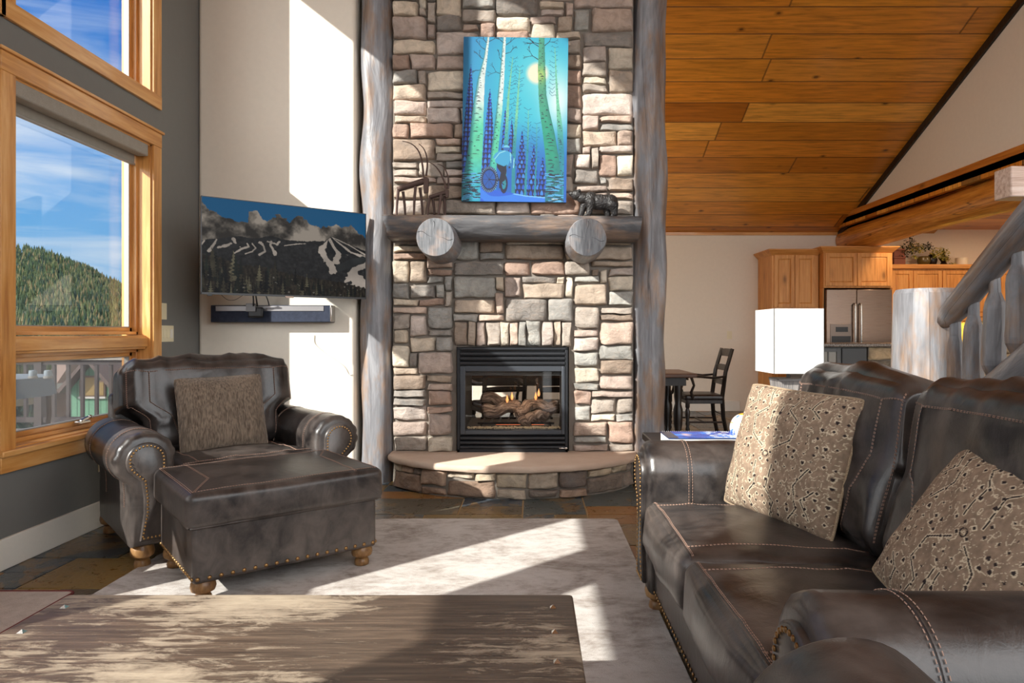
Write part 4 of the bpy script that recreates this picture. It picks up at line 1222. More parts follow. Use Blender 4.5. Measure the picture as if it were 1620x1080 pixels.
pillow('throw_pillow', 'tan pillow with black and cream tribal pattern upright on far end of sofa', 'pillow', (.955, 2.50, .745), (.38, -.92, -.03), (.26, .13, 1), .56, .50, .17, M['pillow_pattern'], TP, 220, M['piping'], 5)
pillow('throw_pillow', 'tan patterned pillow turned on edge behind the near sofa arm', 'pillow', (1.045, 1.56, .70), (.0, -.97, -.22), (.25, -.11, .42), .47, .47, .15, M['pillow_pattern'], TP[::-1, ::-1], 220, M['piping'], 9)

# ------------------------------------------------------------------ rug, mat, coffee table
def roundrect(x0, y0, x1, y1, r, k=6):
    out = []
    for (cx_, cy_, a0) in ((x1-r, y1-r, 0), (x0+r, y1-r, PI/2), (x0+r, y0+r, PI), (x1-r, y0+r, 1.5*PI)):
        for i in range(k+1): a = a0+PI/2*i/k; out.append((cx_+r*math.cos(a), cy_+r*math.sin(a)))
    return out
def flatslab(poly, z0, z1, bev=0.0):
    return MB().prism(poly, lambda x, y: (x, y, z0), lambda x, y: (x, y, z1))
o = flatslab(roundrect(-2.0, .6, .545, 4.29, .05), .0015, .016).build('area_rug', M['rug'], bevel=.005); tag(o, 'large pale silver grey rug under the coffee table and ottoman', 'rug')
r = thing('floor_mat', 'small beige carpet mat with dark red binding on slate floor by the wall', 'mat', (-2.4, 2.6, 0))
flatslab(roundrect(-2.655, 1.7, -2.105, 3.09, .03), .0015, .012).build('carpet', M['mat_carpet'], r)
pl = roundrect(-2.655, 1.7, -2.105, 3.09, .03); pl.append(pl[0]); MB().tube([(x, y, .009) for x, y in pl], .007, 8, cap=False).build('binding', plain('dark_red_binding', rgb(104,44,44), .8), r)
r = thing('coffee_table', 'large rustic dark wood coffee table with worn pale top and iron studs', 'coffee table', (-.6, 1.5, 0))
tx0, tx1, ty0, ty1 = -1.33, .116, 1.06, 1.922
flatslab(roundrect(tx0, ty0, tx1, ty1, .012, 3), .40, .452).build('table_top', M['ctable'], r, bevel=.006, bseg=2)
MB().box((tx0+.05, ty0+.05, .12), (tx1-.05, ty1-.05, .40)).build('chest_body', M['ctable'], r, bevel=.01)
for x in (tx0+.10, tx1-.10):
    for y in (ty0+.10, ty1-.10): MB().box((x-.045, y-.045, .016), (x+.045, y+.045, .13)).build('leg', M['ctable'], r, bevel=.005)
for x in (-1.278, .057):
    for k in range(5):
        y = 1.83-.152*k; s = .0085
        MB().add([(x-s, y-s, .452), (x+s, y-s, .452), (x+s, y+s, .452), (x-s, y+s, .452), (x, y, .4595)], [(0,1,4), (1,2,4), (2,3,4), (3,0,4), (3,2,1,0)]).build('iron_stud', M['chrome'], r, smooth=False)

# ------------------------------------------------------------------ end table, lamp, book, ball
r = thing('end_table', 'dark wooden end table between far sofa arm and staircase', 'side table', (1.05, 3.37, 0))
MB().box((.60, 3.10, .62), (1.50, 3.66, .66)).build('table_top', M['darkwood'], r, bevel=.005)
MB().box((.65, 3.15, .54), (1.45, 3.61, .62)).build('apron', M['darkwood'], r, bevel=.003)
MB().box((.66, 3.16, .14), (1.44, 3.60, .17)).build('shelf', M['darkwood'], r, bevel=.003)
for x in (.67, 1.43):
    for y in (3.17, 3.59): MB().box((x-.025, y-.025, 0), (x+.025, y+.025, .56)).build('leg', M['darkwood'], r, bevel=.004)
LX, LY = 1.275, 3.335
r = thing('table_lamp', 'table lamp with white rectangular shade and ribbed grey square base', 'lamp', (LX, LY, .66))
mb = MB()
def ribcol(z, hw):
    pts = []; n = 28
    for s in range(4):
        for i in range(n):
            t = -1+2*i/n; d = hw*(1-.035*(i % 2)); p = (t*hw, -d)
            a = s*PI/2; pts.append((p[0]*math.cos(a)-p[1]*math.sin(a), p[0]*math.sin(a)+p[1]*math.cos(a)))
    return [Vector((LX+x, LY+y, z)) for x, y in pts]
rings = [ribcol(z, hw) for z, hw in ((.675, .052), (.80, .057), (.90, .063), (.968, .070))]
n = len(rings[0]); mb.add([p for q in rings for p in q], [(j*n+i, j*n+(i+1) % n, (j+1)*n+(i+1) % n, (j+1)*n+i) for j in range(3) for i in range(n)]+[tuple(range(n)), tuple(range(3*n, 4*n))])
mb.build('ribbed_column', M['weatheredZ'], r, smooth=False)
MB().box((LX-.073, LY-.073, .966), (LX+.073, LY+.073, .978)).build('cap', M['weatheredX'], r, bevel=.002)
MB().box((LX-.07, LY-.07, .66), (LX+.07, LY+.07, .678)).build('foot', M['weatheredX'], r, bevel=.002)
MB().tube([(LX, LY, .978), (LX, LY, 1.03)], .010, 12).tube([(LX, LY, 1.03), (LX, LY, 1.10)], .014, 12).build('stem', M['weatheredZ'], r)
MB().ball((LX, LY, 1.14), .035, 14, 10).build('bulb', M['white_fabric'], r)
m = MB(); m.tube([(LX, LY, 1.28), (LX, LY, 1.31)], .006, 8)
for a in range(2): d = Vector((.115, 0, 0)) if a == 0 else Vector((0, .13, 0)); m.tube([Vector((LX, LY, 1.29))-d, Vector((LX, LY, 1.29))+d], .0025, 6)
m.tube([(LX, LY, 1.10), (LX+.05, LY, 1.18), (LX, LY, 1.285)], .002, 6)
m.build('harp', M['chrome'], r)
mb = MB(); t_ = .003; hx, hy = .120, .135; zb, zt_ = 1.007, 1.318
for sx in (-1, 1): mb.box((LX+sx*hx-t_, LY-hy, zb), (LX+sx*hx, LY+hy, zt_)) if sx > 0 else mb.box((LX-hx, LY-hy, zb), (LX-hx+t_, LY+hy, zt_))
for sy in (-1, 1): mb.box((LX-hx, LY+sy*hy-(t_ if sy > 0 else 0), zb), (LX+hx, LY+sy*hy+(0 if sy > 0 else t_), zt_))
mb.build('lamp_shade', M['white_fabric'], r, smooth=False)
r = thing('picture_book', 'spiral bound book with blue photo cover on the end table', 'book', (.81, 3.22, .66))
bx0, bx1, by0, by1 = .635, .985, 3.12, 3.33
MB().box((bx0+.004, by0+.003, .663), (bx1-.004, by1, .708)).build('pages', plain('book_pages', rgb(232,228,218), .8), r)
N_ = 90; A = np.zeros((40, N_, 3)); X, Y = np.meshgrid(np.linspace(0, 1, N_), np.linspace(0, 1, 40)); nz = nfield(40, N_, 5, 4, 7, 4)
A[:] = np.array([24, 84, 190])/255.; A += (nz[..., None]-.5)*np.array([.3, .8, .9]); A[X < .14] = np.array([60, 66, 82])/255.
g_ = np.exp(-(((X-.3)/.07)**2+((Y-.5)/.2)**2))[..., None]; A = A*(1-g_)+g_*np.array([.95, .8, .85])
lt = (X > .6) & (np.abs((Y*4) % 1-.5) < .3) & (nfield(40, N_, 28, 9, 4, 1) > .42); A[lt] = np.array([225, 232, 240])/255.
A = np.clip(A, 0, 1)**2.2
mb = MB(); mb.grid(N_, 40, lambda u, v: Vector((bx0+(bx1-bx0)*u, by0+(by1-by0)*v, .7125)), lambda u, v: tuple(A[int(round(v*39)), int(round(u*(N_-1)))]))
mb.box((bx0, by0, .708), (bx1, by1, .712), rgb(40,60,110)); mb.box((bx0, by0, .660), (bx1, by1, .663), rgb(40,60,110)); mb.build('cover', vcol('glossy_print', .25, coat=.3), r, smooth=False)
m = MB()
for k in range(34):
    x = bx0+.012+k*.0099; m.tube([(x, by1-.004, .714), (x, by1+.006, .710), (x, by1+.008, .690), (x, by1+.004, .665)], .0012, 5)
m.build('spiral_binding', M['chrome'], r)
c = at(1179, 676, 3.30); c.z = .66+.074
N1 = 60; B = np.ones((30, N1, 3))*np.array([.93, .94, .96]); f1 = nfield(30, N1, 9, 5, 31, 3); f2 = nfield(30, N1, 5, 4, 33, 2); yy_ = np.linspace(0, 1, 30)[:, None]*np.ones((1, N1))
B[f1 > .57] = np.array([60, 110, 205])/255.; B[(yy_ > .62) & (f2 > .45)] = np.array([236, 170, 60])/255.; B = B**2.2
mb = MB(); mb.grid(N1, 30, lambda u, v: c+.074*Vector((math.sin(PI*v)*math.cos(2*PI*u), math.sin(PI*v)*math.sin(2*PI*u), -math.cos(PI*v))), lambda u, v: tuple(B[int(round(v*29)), int(round(u*(N1-1))) % N1]), closeu=False)
o = mb.build('ceramic_ball', vcol('glazed_paint', .15, coat=.6)); tag(o, 'painted white, blue and orange ceramic ball beside book on end table', 'ornament')
# ================================================================== television and soundbar
def picgrid(mb, A, P):
    h, w_ = A.shape[:2]; b = len(mb.v)
    Xs = np.linspace(0, 1, w_); Ys = np.linspace(0, 1, h)
    cols = A.reshape(-1, 3)
    o, ex, ey = P
    for j in range(h):
        row = o+ey*float(Ys[j])
        for i in range(w_): p = row+ex*float(Xs[i]); mb.v.append((p.x, p.y, p.z))
    mb.c += [tuple(c) for c in cols.tolist()]; mb.t += [(0,0,0)]*(h*w_)
    for j in range(h-1):
        for i in range(w_-1):
            k = b+j*w_+i; mb.f.append([k, k+1, k+w_+1, k+w_]); mb.m.append(mb.mi)
def tolin(A): A = np.clip(A, 0, 1); return np.where(A <= .04045, A/12.92, ((A+.055)/1.055)**2.4)
def interp(x, pts): return np.interp(x, [p[0] for p in pts], [p[1] for p in pts])
def c_(r, g, b): return np.array([r, g, b])/255.
def tvpic(w_=400, h=226):
    X, Y = np.meshgrid(np.linspace(0, 1, w_), np.linspace(0, 1, h)); A = np.zeros((h, w_, 3))
    A[:] = c_(28, 84, 122); A += ((1-Y)*-.02+X*.03*0)[..., None]
    nz = nfield(h, w_, 9, 6, 5, 6); n2 = nfield(h, w_, 24, 14, 8, 5)
    top = interp(X, [(0, .05), (.03, .12), (.085, .17), (.15, .22), (.2, .235), (.255, .22), (.26, .12), (.31, .09), (.345, .20), (.40, .15), (.45, .13), (.5, .17), (.56, .11), (.61, .14), (.65, .21), (.70, .21), (.76, .19), (.80, .16), (.85, .18), (.90, .17), (.95, .25), (1, .27)])
    cl = Y > top+(nfield(h, w_, 30, 18, 2, 4)-.5)*.10
    shade = np.clip(.55+(nz-.5)*1.5+(n2-.5)*.7-(Y-top)*.25, .25, .82)[..., None]
    A[cl] = (shade*c_(176, 164, 150)*1.0)[cl]
    ridge = interp(X, [(0, .46), (.03, .44), (.09, .43), (.16, .395), (.2, .385), (.25, .39), (.3, .395), (.34, .375), (.38, .355), (.42, .36), (.46, .385), (.53, .385), (.6, .385), (.66, .37), (.72, .365), (.77, .305), (.79, .305), (.84, .35), (.9, .39), (1, .44)])+(nfield(h, w_, 80, 1, 3, 2)-.5)*.012
    m = Y > ridge
    A[m] = (c_(34, 34, 34)*(.55+.9*nfield(h, w_, 60, 40, 12, 4))[..., None])[m]
    snow = c_(150, 140, 130)
    def run(pts, w0, w1):
        D = np.full(X.shape, 9.0)
        n = len(pts)-1
        for i, ((a, b), (c, d)) in enumerate(zip(pts, pts[1:])):
            q, t = segdist(X*1.77, Y, a*1.77, b, c*1.77, d); wd = w0+(w1-w0)*(i+t)/n; D = np.minimum(D, q/(wd*.8))
        k = m & (D*(1+2.2*(n2-.5)) < 1); A[k] = (snow*(.8+.4*nz)[..., None])[k]
    run([(0, .50), (.015, .46)], .012, .012); run([(.04, .56), (.065, .49), (.08, .44)], .022, .010); run([(.09, .52), (.14, .49), (.16, .47)], .012, .008); run([(.175, .42), (.185, .46)], .016, .008)
    run([(.18, .57), (.22, .52), (.26, .49), (.25, .455)], .012, .008); run([(.24, .57), (.28, .54), (.30, .50), (.28, .455)], .010, .008); run([(.32, .57), (.355, .53), (.345, .47), (.325, .44)], .02, .010)
    run([(.41, .54), (.40, .50), (.385, .46), (.39, .42)], .022, .010); run([(.44, .41), (.425, .45)], .012, .008); run([(.47, .45), (.55, .42), (.60, .41)], .006, .006); run([(.37, .42), (.42, .44)], .006, .005)
    run([(.76, .33), (.72, .42), (.70, .46), (.73, .56), (.78, .68)], .012, .05); run([(.76, .33), (.78, .42), (.82, .50), (.80, .58)], .008, .04); run([(.775, .32), (.84, .40), (.90, .47), (.96, .50), (1, .52)], .006, .018)
    run([(.77, .31), (.88, .38), (1, .49)], .004, .012); run([(1, .58), (.93, .66), (.90, .74), (.98, .84)], .03, .09); run([(.86, .82), (.90, .78)], .02, .03)
    dk = [(.745, .34), (.765, .40), (.80, .50), (.785, .52), (.755, .47), (.735, .42)]; k = inpoly(X, Y, dk); A[k] = c_(28, 30, 32)*.9
    k = inpoly(X, Y, [(.77, .31), (.80, .36), (.86, .44), (.88, .50), (.83, .49), (.80, .42)]); A[k] = c_(26, 28, 30)
    k = (segdist(X*1.77, Y, .82*1.77, .66, .98*1.77, .55)[0] < .045+.03*(n2-.5)); A[k] = (c_(40, 42, 42)*(.6+.8*nz)[..., None])[k]
    # near forest
    rs = np.random.RandomState(6)
    line = interp(X, [(0, .60), (.1, .62), (.2, .68), (.35, .70), (.5, .76), (.65, .80), (.8, .82), (.9, .86), (1, .88)])
    k = Y > line+(nfield(h, w_, 60, 3, 9, 2)-.5)*.05; A[k] = (c_(36, 32, 26)*(.35+1.3*nfield(h, w_, 90, 30, 4, 3))[..., None])[k]
    for i in range(230):
        x0 = rs.rand(); hh = rs.uniform(.08, .26)*(.7 if x0 > .6 else 1); bs = float(interp(x0, [(0, .60), (.2, .68), (.5, .76), (.8, .82), (1, .88)]))+rs.uniform(.10, .42); wd = hh*rs.uniform(.09, .15)
        y1 = bs-hh; t = (Y-y1)/hh
        k = (t > 0) & (t < 1) & (np.abs(X-x0)*1.77 < wd*t*(1+.5*np.sin(t*38+i)))
        c = [c_(16, 18, 16), c_(28, 28, 22), c_(52, 48, 38), c_(70, 66, 52), c_(24, 28, 24), c_(14, 16, 16)][rs.randint(6)]*rs.uniform(.7, 1.2); A[k] = (c*(.7+.7*n2)[..., None])[k]
    for i in range(46):
        x0 = rs.rand(); y0 = rs.uniform(.8, .98); k = np.hypot((X-x0)*1.77, Y-y0) < rs.uniform(.004, .012); A[k & (n2 > .5)] = c_(96, 92, 84)
    return tolin(A)
a = Vector((-2.268, 4.587, 0)); b = Vector((-1.312, 5.29, 0)); ex = (b-a); W_ = ex.length; ux = ex.normalized(); un = Vector((ux.y, -ux.x, 0)); Z0, Z1 = 1.468, 2.143
r = thing('television', 'large flat wall mounted television showing a snowy ski mountain', 'television', ((a+b)/2)+Vector((0, 0, Z0)))
def TV(u, d, z): return a+ux*u-un*d+Vector((0, 0, z))
def tvbox(mb, u0, u1, d0, d1, z0, z1): return mb.prism([(u0, z0), (u1, z0), (u1, z1), (u0, z1)], lambda u, z: TV(u, d0, z), lambda u, z: TV(u, d1, z))
mb = MB()
for q in ((0, W_, Z0, Z0+.014), (0, W_, Z1-.005, Z1), (0, .005, Z0, Z1), (W_-.005, W_, Z0, Z1)): tvbox(mb, q[0], q[1], -.003, .012, q[2], q[3])
mb.build('bezel', M['blackp'], r, smooth=False)
mb = MB(); tvbox(mb, .001, W_-.001, .004, .03, Z0+.001, Z1-.001); tvbox(mb, .2, W_-.2, .03, .06, Z0+.03, Z0+.42); mb.build('housing', M['blackp'], r, smooth=False)
mb = MB(); picgrid(mb, tvpic(), (TV(.004, .001, Z1-.004), ux*(W_-.008), Vector((0, 0, -(Z1-Z0-.017)))))
tvm = NT('tv_screen'); tvc = tvm.node('ShaderNodeAttribute', _attribute_name='Col').outputs['Color']; tvm.fin((.004,.004,.005), .22, spec=.04); tvm.set(tvm.b.inputs['Emission Color'], tvc); tvm.b.inputs['Emission Strength'].default_value = .85
mb.build('screen', tvm.m, r, smooth=True, sharp=180)
mb = MB(); tvbox(mb, W_/2-.03, W_/2+.03, -.006, 0, Z0-.008, Z0+.006); mb.build('logo_badge', M['steel'], r, bevel=.002)
mb = MB(); tvbox(mb, .04, .07, -.004, .01, Z0-.010, Z0); mb.build('sensor', M['blackp'], r, bevel=.002)
mid = TV(W_/2, .06, 0)
mb = MB().tube([Vector((mid.x, mid.y, 1.80)), Vector((-1.95, 5.25, 1.80)), Vector((-1.85, YB, 1.80))], .018, 8); mb.box((-1.95, YB-.015, 1.68), (-1.75, YB, 1.92)); mb.build('wall_bracket', M['black'], r, smooth=False)
# soundbar
sx0, sx1, sz0, sz1 = -2.54, -1.585, 1.287, 1.422; sy = 5.29
r = thing('soundbar', 'long black and silver soundbar mounted on the wall below the television', 'soundbar', ((sx0+sx1)/2, sy+.04, sz0))
MB().box((sx0, sy, sz0), (sx1, YB-.004, sz1)).build('speaker_grille', cloth('dark_speaker_cloth', rgb(34,38,50), rgb(60,66,82), 500), r, bevel=.006)
MB().box((sx0+.04, sy-.004, sz1-.048), (sx1-.06, sy+.002, sz1-.006)).build('silver_band', plain('silver_band', rgb(150,148,150), .4, .5), r, bevel=.003)
MB().box((sx1-.012, sy-.003, sz0+.004), (sx1+.004, YB-.01, sz1-.002)).build('end_cap', M['chrome'], r, bevel=.004)
mb = MB()
for i, ch_ in enumerate('SONOS'):
    x0 = -2.101+i*.0132; z0 = sz1-.030; s = .010; y = sy-.0048; t1 = .0016
    segs = {'S': [(.8,1,0,1),(0,1,0,.5),(0,.5,.8,.5),(.8,.5,.8,0),(.8,0,0,0)], 'O': [(0,0,0,1),(0,1,.8,1),(.8,1,.8,0),(.8,0,0,0)], 'N': [(0,0,0,1),(0,1,.8,0),(.8,0,.8,1)]}[ch_]
    for (p, q, u, v) in segs: mb.tube([(x0+p*s, y, z0+q*s), (x0+u*s, y, z0+v*s)], t1*.5, 4)
mb.build('lettering', plain('dark_lettering', rgb(60,58,60), .5), r)
r = thing('streaming_box', 'small black and grey streaming box hanging in front of the soundbar', 'media box', (-2.17, 5.25, 1.30))
bx = at(403, 491, 5.25)
MB().box((bx.x-.055, 5.245, bx.z-.055), (bx.x+.065, 5.27, bx.z+.025)).build('box', M['blackp'], r, bevel=.018, bseg=4)
MB().box((bx.x-.065, 5.235, bx.z-.01), (bx.x+.012, 5.246, bx.z+.055)).build('adapter', plain('grey_adapter', rgb(120,120,122), .4), r, bevel=.004)
m = MB(); m.tube([at(401, 484, 5.24), at(401, 474, 5.2), at(400, 460, 5.15)], .006, 8); m.tube([at(407, 484, 5.25), at(406, 476, 5.22), at(404, 462, 5.15)], .006, 8); m.build('plug_lead', M['blackp'], r)
def wire(pts, rad, mt, label, nm='cable'):
    P_ = [at(*p) for p in pts]; out = []
    for i in range(len(P_)-1):
        p0 = P_[max(0, i-1)]; p1 = P_[i]; p2 = P_[i+1]; p3 = P_[min(len(P_)-1, i+2)]
        for k in range(8):
            t = k/8; out.append(.5*((2*p1)+(-p0+p2)*t+(2*p0-5*p1+4*p2-p3)*t*t+(-p0+3*p1-3*p2+p3)*t**3))
    out.append(P_[-1]); o = MB().tube(out, rad, 6).build(nm, mt); tag(o, label, 'cable'); return o
yy = YB-.006
wire([(497, 530, yy), (498, 543, yy), (512, 556, yy), (530, 568, yy), (545, 580, yy), (552, 592, yy), (558, 592, yy)], .003, plain('white_cable', rgb(190,186,182), .5), 'thin white cable looping down the sunlit wall below the soundbar')
wire([(350, 466, 5.1), (360, 474, 5.2), (372, 474, 5.3), (384, 467, 5.3)], .002, M['blackp'], 'thin black cable loop under left side of television')
wire([(421, 468, 5.3), (424, 476, 5.33), (426, 484, 5.36)], .0045, M['blackp'], 'short black cable from television down behind the soundbar')

# ================================================================== painting
def painting(w_=330, h=524):
    U, V = np.meshgrid(np.linspace(0, 610, w_), np.linspace(0, 968, h)); X = U+45; Y = V+62
    A = np.zeros((h, w_, 3)); f = np.clip((Y-62)/968, 0, 1)
    d = np.hypot((X-470), (Y-330)*.8)
    base = c_(58, 196, 222)*np.ones((h, w_, 1)); edge = c_(10, 104, 190)
    t = np.clip((d-150)/520, 0, 1)[..., None]; A = base*(1-t)+edge*t
    low = np.clip((Y-560)/300, 0, 1)[..., None]; A = A*(1-low)+c_(8, 100, 196)*low
    g1 = np.exp(-(np.hypot(X-600, (Y-420)*.55)/90)**2)[..., None]; A = A*(1-g1)+c_(236, 250, 252)*g1
    g2 = np.exp(-(np.hypot(X-500, (Y-300)*.9)/120)**2)[..., None]*.6; A = A*(1-g2)+c_(150, 232, 238)*g2
    dd = np.hypot(X-478, Y-272); g = np.clip((74-dd)/26, 0, 1)[..., None]; A = A*(1-g)+c_(255, 240, 214)*g
    def branch(x, y, a, l, w0, col, depth, rs):
        x1, y1 = x+l*math.cos(a), y+l*math.sin(a)
        x0a, x1a, y0a, y1a = min(x, x1)-4, max(x, x1)+4, min(y, y1)-4, max(y, y1)+4
        k = (X > x0a) & (X < x1a) & (Y > y0a) & (Y < y1a)
        if k.any():
            D, tt = segdist(X[k], Y[k], x, y, x1, y1); sub = A[k]; sub[D < w0*(1-.4*tt)+.5] = col; A[k] = sub
        if depth > 0:
            for j in range(2): branch(x1, y1, a+rs.uniform(-.8, .8), l*rs.uniform(.55, .8), w0*.6, col, depth-1, rs)
    rs = np.random.RandomState(4)
    def twigs(lst, col, l, w0):
        for (x, y, a) in lst: branch(x, y, a, l, w0, col, 3, rs)
    dk = c_(20, 34, 60)
    def spruce(ax, ay, base, hw, lean=0):
        t = (Y-ay)/(base-ay); k = (t > 0) & (t < 1); hwv = hw*np.clip(t, 0, 1)**.75+1.5*np.sin(Y*.22+ax); xc = ax+lean*t
        m = k & (np.abs(X-xc) < hwv); A[m] = c_(12, 24, 74)
        # snow laden boughs
        row = 15+9*np.clip(t, 0, 1); ph = (Y-ay)/row; r0 = np.floor(ph); wdt = 17+8*np.clip(t, 0, 1); cxn = (X-xc)/wdt+.5*(r0 % 2)+.25*np.sin(r0*3.1+ax)
        fx_ = cxn-np.floor(cxn)-.5; fy_ = ph-r0-.5
        bl = m & (((fx_*1.15)**2+((fy_-.35*np.abs(fx_)*2+.1)*1.05)**2) < .17)
        tone = np.where(((np.floor(cxn)*7+r0*13) % 3 == 0)[..., None], c_(52, 138, 236), c_(14, 88, 206)); A[bl] = tone[bl]
    def trunk(pts, kind, marks=1.0, seed=1):
        ys_ = [p[0] for p in pts]; xl = np.interp(Y, ys_, [p[1] for p in pts]); xr = np.interp(Y, ys_, [p[2] for p in pts]); m = (X > xl) & (X < xr) & (Y >= ys_[0])
        s = np.clip((X-xl)/np.maximum(xr-xl, .1), 0, 1)
        if kind == 'w': col = c_(226, 238, 236)*np.ones((h, w_, 1)); sh = np.clip((.45-s)/.45, 0, 1)[..., None]; col = col*(1-sh)+c_(30, 140, 150)*sh
        elif kind == 'wg':
            col = c_(222, 238, 236)*np.ones((h, w_, 1)); q = np.clip((Y-430)/160, 0, 1)[..., None]; col = col*(1-q)+c_(86, 206, 168)*q; q = np.clip((Y-760)/200, 0, 1)[..., None]; col = col*(1-q)+c_(30, 168, 200)*q
            sh = np.clip((.35-s)/.35, 0, 1)[..., None]; col = col*(1-sh)+c_(14, 120, 130)*sh
        elif kind == 'g':
            col = c_(74, 166, 136)*np.ones((h, w_, 1)); q = np.clip((Y-430)/200, 0, 1)[..., None]; col = col*(1-q)+c_(26, 160, 132)*q; q = np.clip((Y-760)/200, 0, 1)[..., None]; col = col*(1-q)+c_(10, 120, 140)*q
            gl = np.exp(-((Y-280)/50)**2)[..., None]; col = col*(1-gl*.8)+c_(190, 214, 110)*gl*.8; sh = np.clip((s-.6)/.4, 0, 1)[..., None]*.5; col = col*(1-sh)+c_(20, 110, 110)*sh
        elif kind == 't': col = c_(120, 206, 170)*np.ones((h, w_, 1)); q = np.clip((Y-520)/200, 0, 1)[..., None]; col = col*(1-q)+c_(24, 140, 160)*q
        col = col*(.93+.14*nfield(h, w_, 30, 60, seed, 2))[..., None]
        A[m] = col[m]
        r2 = np.random.RandomState(seed); wd = np.interp(np.arange(62, 1031), ys_, [p[2]-p[1] for p in pts]); y = ys_[0]+20
        while y < ys_[-1]-6:
            W0 = float(np.interp(y, ys_, [p[2]-p[1] for p in pts])); xl0 = float(np.interp(y, ys_, [p[1] for p in pts]))
            k1 = r2.rand()
            if k1 < .35: x0, l = xl0+W0*r2.uniform(.0, .3), W0*r2.uniform(.35, .6)
            else: x0, l = xl0+W0*r2.uniform(0, .8), W0*r2.uniform(.12, .35)
            th = r2.uniform(1.2, 3.0)*(1 if W0 > 20 else .7)*marks
            k = m & (X > x0) & (X < x0+l) & (np.abs(Y-y+4*np.sin((X-x0)/max(l, 1)*3.1)*(1 if W0 > 20 else 0)) < th*np.sin(np.clip((X-x0)/l, 0, 1)*3.14)+.3); A[k] = c_(22, 40, 66)
            y += r2.uniform(8, 26)/max(.6, marks)
    twigs([(183, 100, -2.3), (178, 140, -2.6), (178, 200, 3.6), (172, 250, 2.9)], dk, 34, 1.7); twigs([(192, 90, -.5), (288, 110, -.6), (286, 160, -.3), (283, 100, -2.4), (270, 280, 3.5), (276, 210, -2.2)], dk, 36, 1.7)
    spruce(90, 225, 960, 50, -14); spruce(203, 368, 930, 46, -6); spruce(293, 480, 800, 26); spruce(332, 550, 820, 28); spruce(393, 612, 992, 40); spruce(462, 686, 998, 32); spruce(515, 757, 1000, 28)
    for (x, y0, y1) in ((335, 190, 560), (375, 240, 600), (428, 490, 760), (475, 570, 800), (578, 120, 420)):
        y = y0
        while y < y1:
            for sg in (-1, 1): branch(x-(y-y0)*.05, y, -PI/2+sg*rs.uniform(.7, 1.3), rs.uniform(10, 20), .8, c_(30, 90, 130), 1, rs)
            y += rs.uniform(16, 34)
    trunk([(175, 332, 335), (400, 305, 317), (700, 288, 310), (790, 284, 306)], 't', .8, 3); trunk([(238, 374, 377), (500, 354, 368), (720, 338, 358), (800, 336, 356)], 't', .8, 4)
    trunk([(490, 427, 430), (700, 421, 432), (990, 408, 422)], 't', .6, 5); trunk([(575, 477, 479), (760, 474, 482), (995, 466, 476)], 't', .6, 6)
    trunk([(120, 576, 579), (300, 583, 592), (450, 590, 607), (600, 597, 630), (750, 606, 640), (1030, 600, 640)], 'w' if False else 't', 1.0, 7)
    trunk([(62, 275, 291), (300, 257, 285), (500, 240, 275), (650, 224, 262), (830, 204, 246)], 'wg', 1.0, 8)
    trunk([(62, 183, 195), (180, 165, 185), (300, 132, 172), (450, 108, 168), (700, 82, 165), (880, 56, 157), (1030, 32, 157)], 'wg', 1.0, 9)
    twigs([(485, 115, -2.6), (480, 190, 3.7), (516, 110, -.7), (492, 100, -2.9)], dk, 38, 2.2)
    trunk([(62, 484, 516), (250, 480, 524), (300, 482, 527), (400, 486, 532), (500, 494, 552), (620, 513, 582), (750, 529, 606), (900, 538, 626), (1030, 528, 634)], 'g', 1.1, 10)
    # snow
    sn = interp(X, [(35, 960), (155, 940), (240, 960), (320, 975), (420, 992), (530, 1000), (640, 1004)])
    m = (Y > sn) & (X > 153) & (X < 531); A[m] = c_(50, 128, 238); k = m & (np.abs(Y-sn-3) < 4); A[k] = c_(120, 190, 252)
    k = m & (nfield(h, w_, 3, 10, 5, 2) > .55); A[k] = c_(26, 96, 220)
    for (x0, x1) in ((36, 156), (530, 640)):
        r2 = np.random.RandomState(int(x0))
        for i in range(70):
            xa = r2.uniform(x0, x1); ya = r2.uniform(860, 1028); D, _ = segdist(X, Y, xa-16, ya+r2.uniform(-4, 4), xa+16, ya); D = D+.06*np.abs(X-xa)
            A[(D < 3.2) & (X > x0) & (X < x1)] = c_(16, 30, 56) if r2.rand() < .52 else c_(84, 178, 238)
    # rider seen from behind on a fat-tyre bicycle
    D = np.abs(np.hypot((X-204)/44, (Y-900)/64)-1); a_ = np.arctan2((Y-900)/64, (X-204)/44); A[D < .20] = c_(18, 32, 74); A[(D < .20) & (np.hypot((X-204)/44, (Y-900)/64) > .98) & (np.sin(a_*34) > .2)] = c_(110, 150, 190)
    inner = np.hypot((X-204)/36, (Y-900)/54) < 1; A[inner] = c_(10, 84, 176)
    for k3 in range(8): q, _ = segdist(X, Y, 204, 900, 204+36*math.cos(k3*.785), 900+54*math.sin(k3*.785)); A[(q < 1.2)] = c_(24, 44, 92)
    D = np.abs(np.hypot((X-290)/18, (Y-925)/44)-1); A[D < .28] = c_(18, 30, 70)
    A[inpoly(X, Y, [(246, 800), (300, 800), (306, 850), (296, 905), (276, 920), (282, 950), (262, 952), (262, 905), (272, 860), (250, 830)])] = c_(16, 24, 52)
    for s_ in ([204, 900, 262, 905], [262, 905, 288, 860], [262, 905, 290, 930], [250, 870, 262, 905]): q, _ = segdist(X, Y, *s_); A[q < 2.6] = c_(14, 22, 50)
    jk = inpoly(X, Y, [(224, 770), (240, 745), (268, 728), (300, 726), (330, 742), (348, 775), (352, 815), (342, 836), (318, 830), (306, 812), (290, 822), (262, 812), (240, 800), (236, 780)]); A[jk] = c_(58, 164, 214)
    k = jk & (X+Y*.4 > 640); A[k] = c_(34, 120, 190)
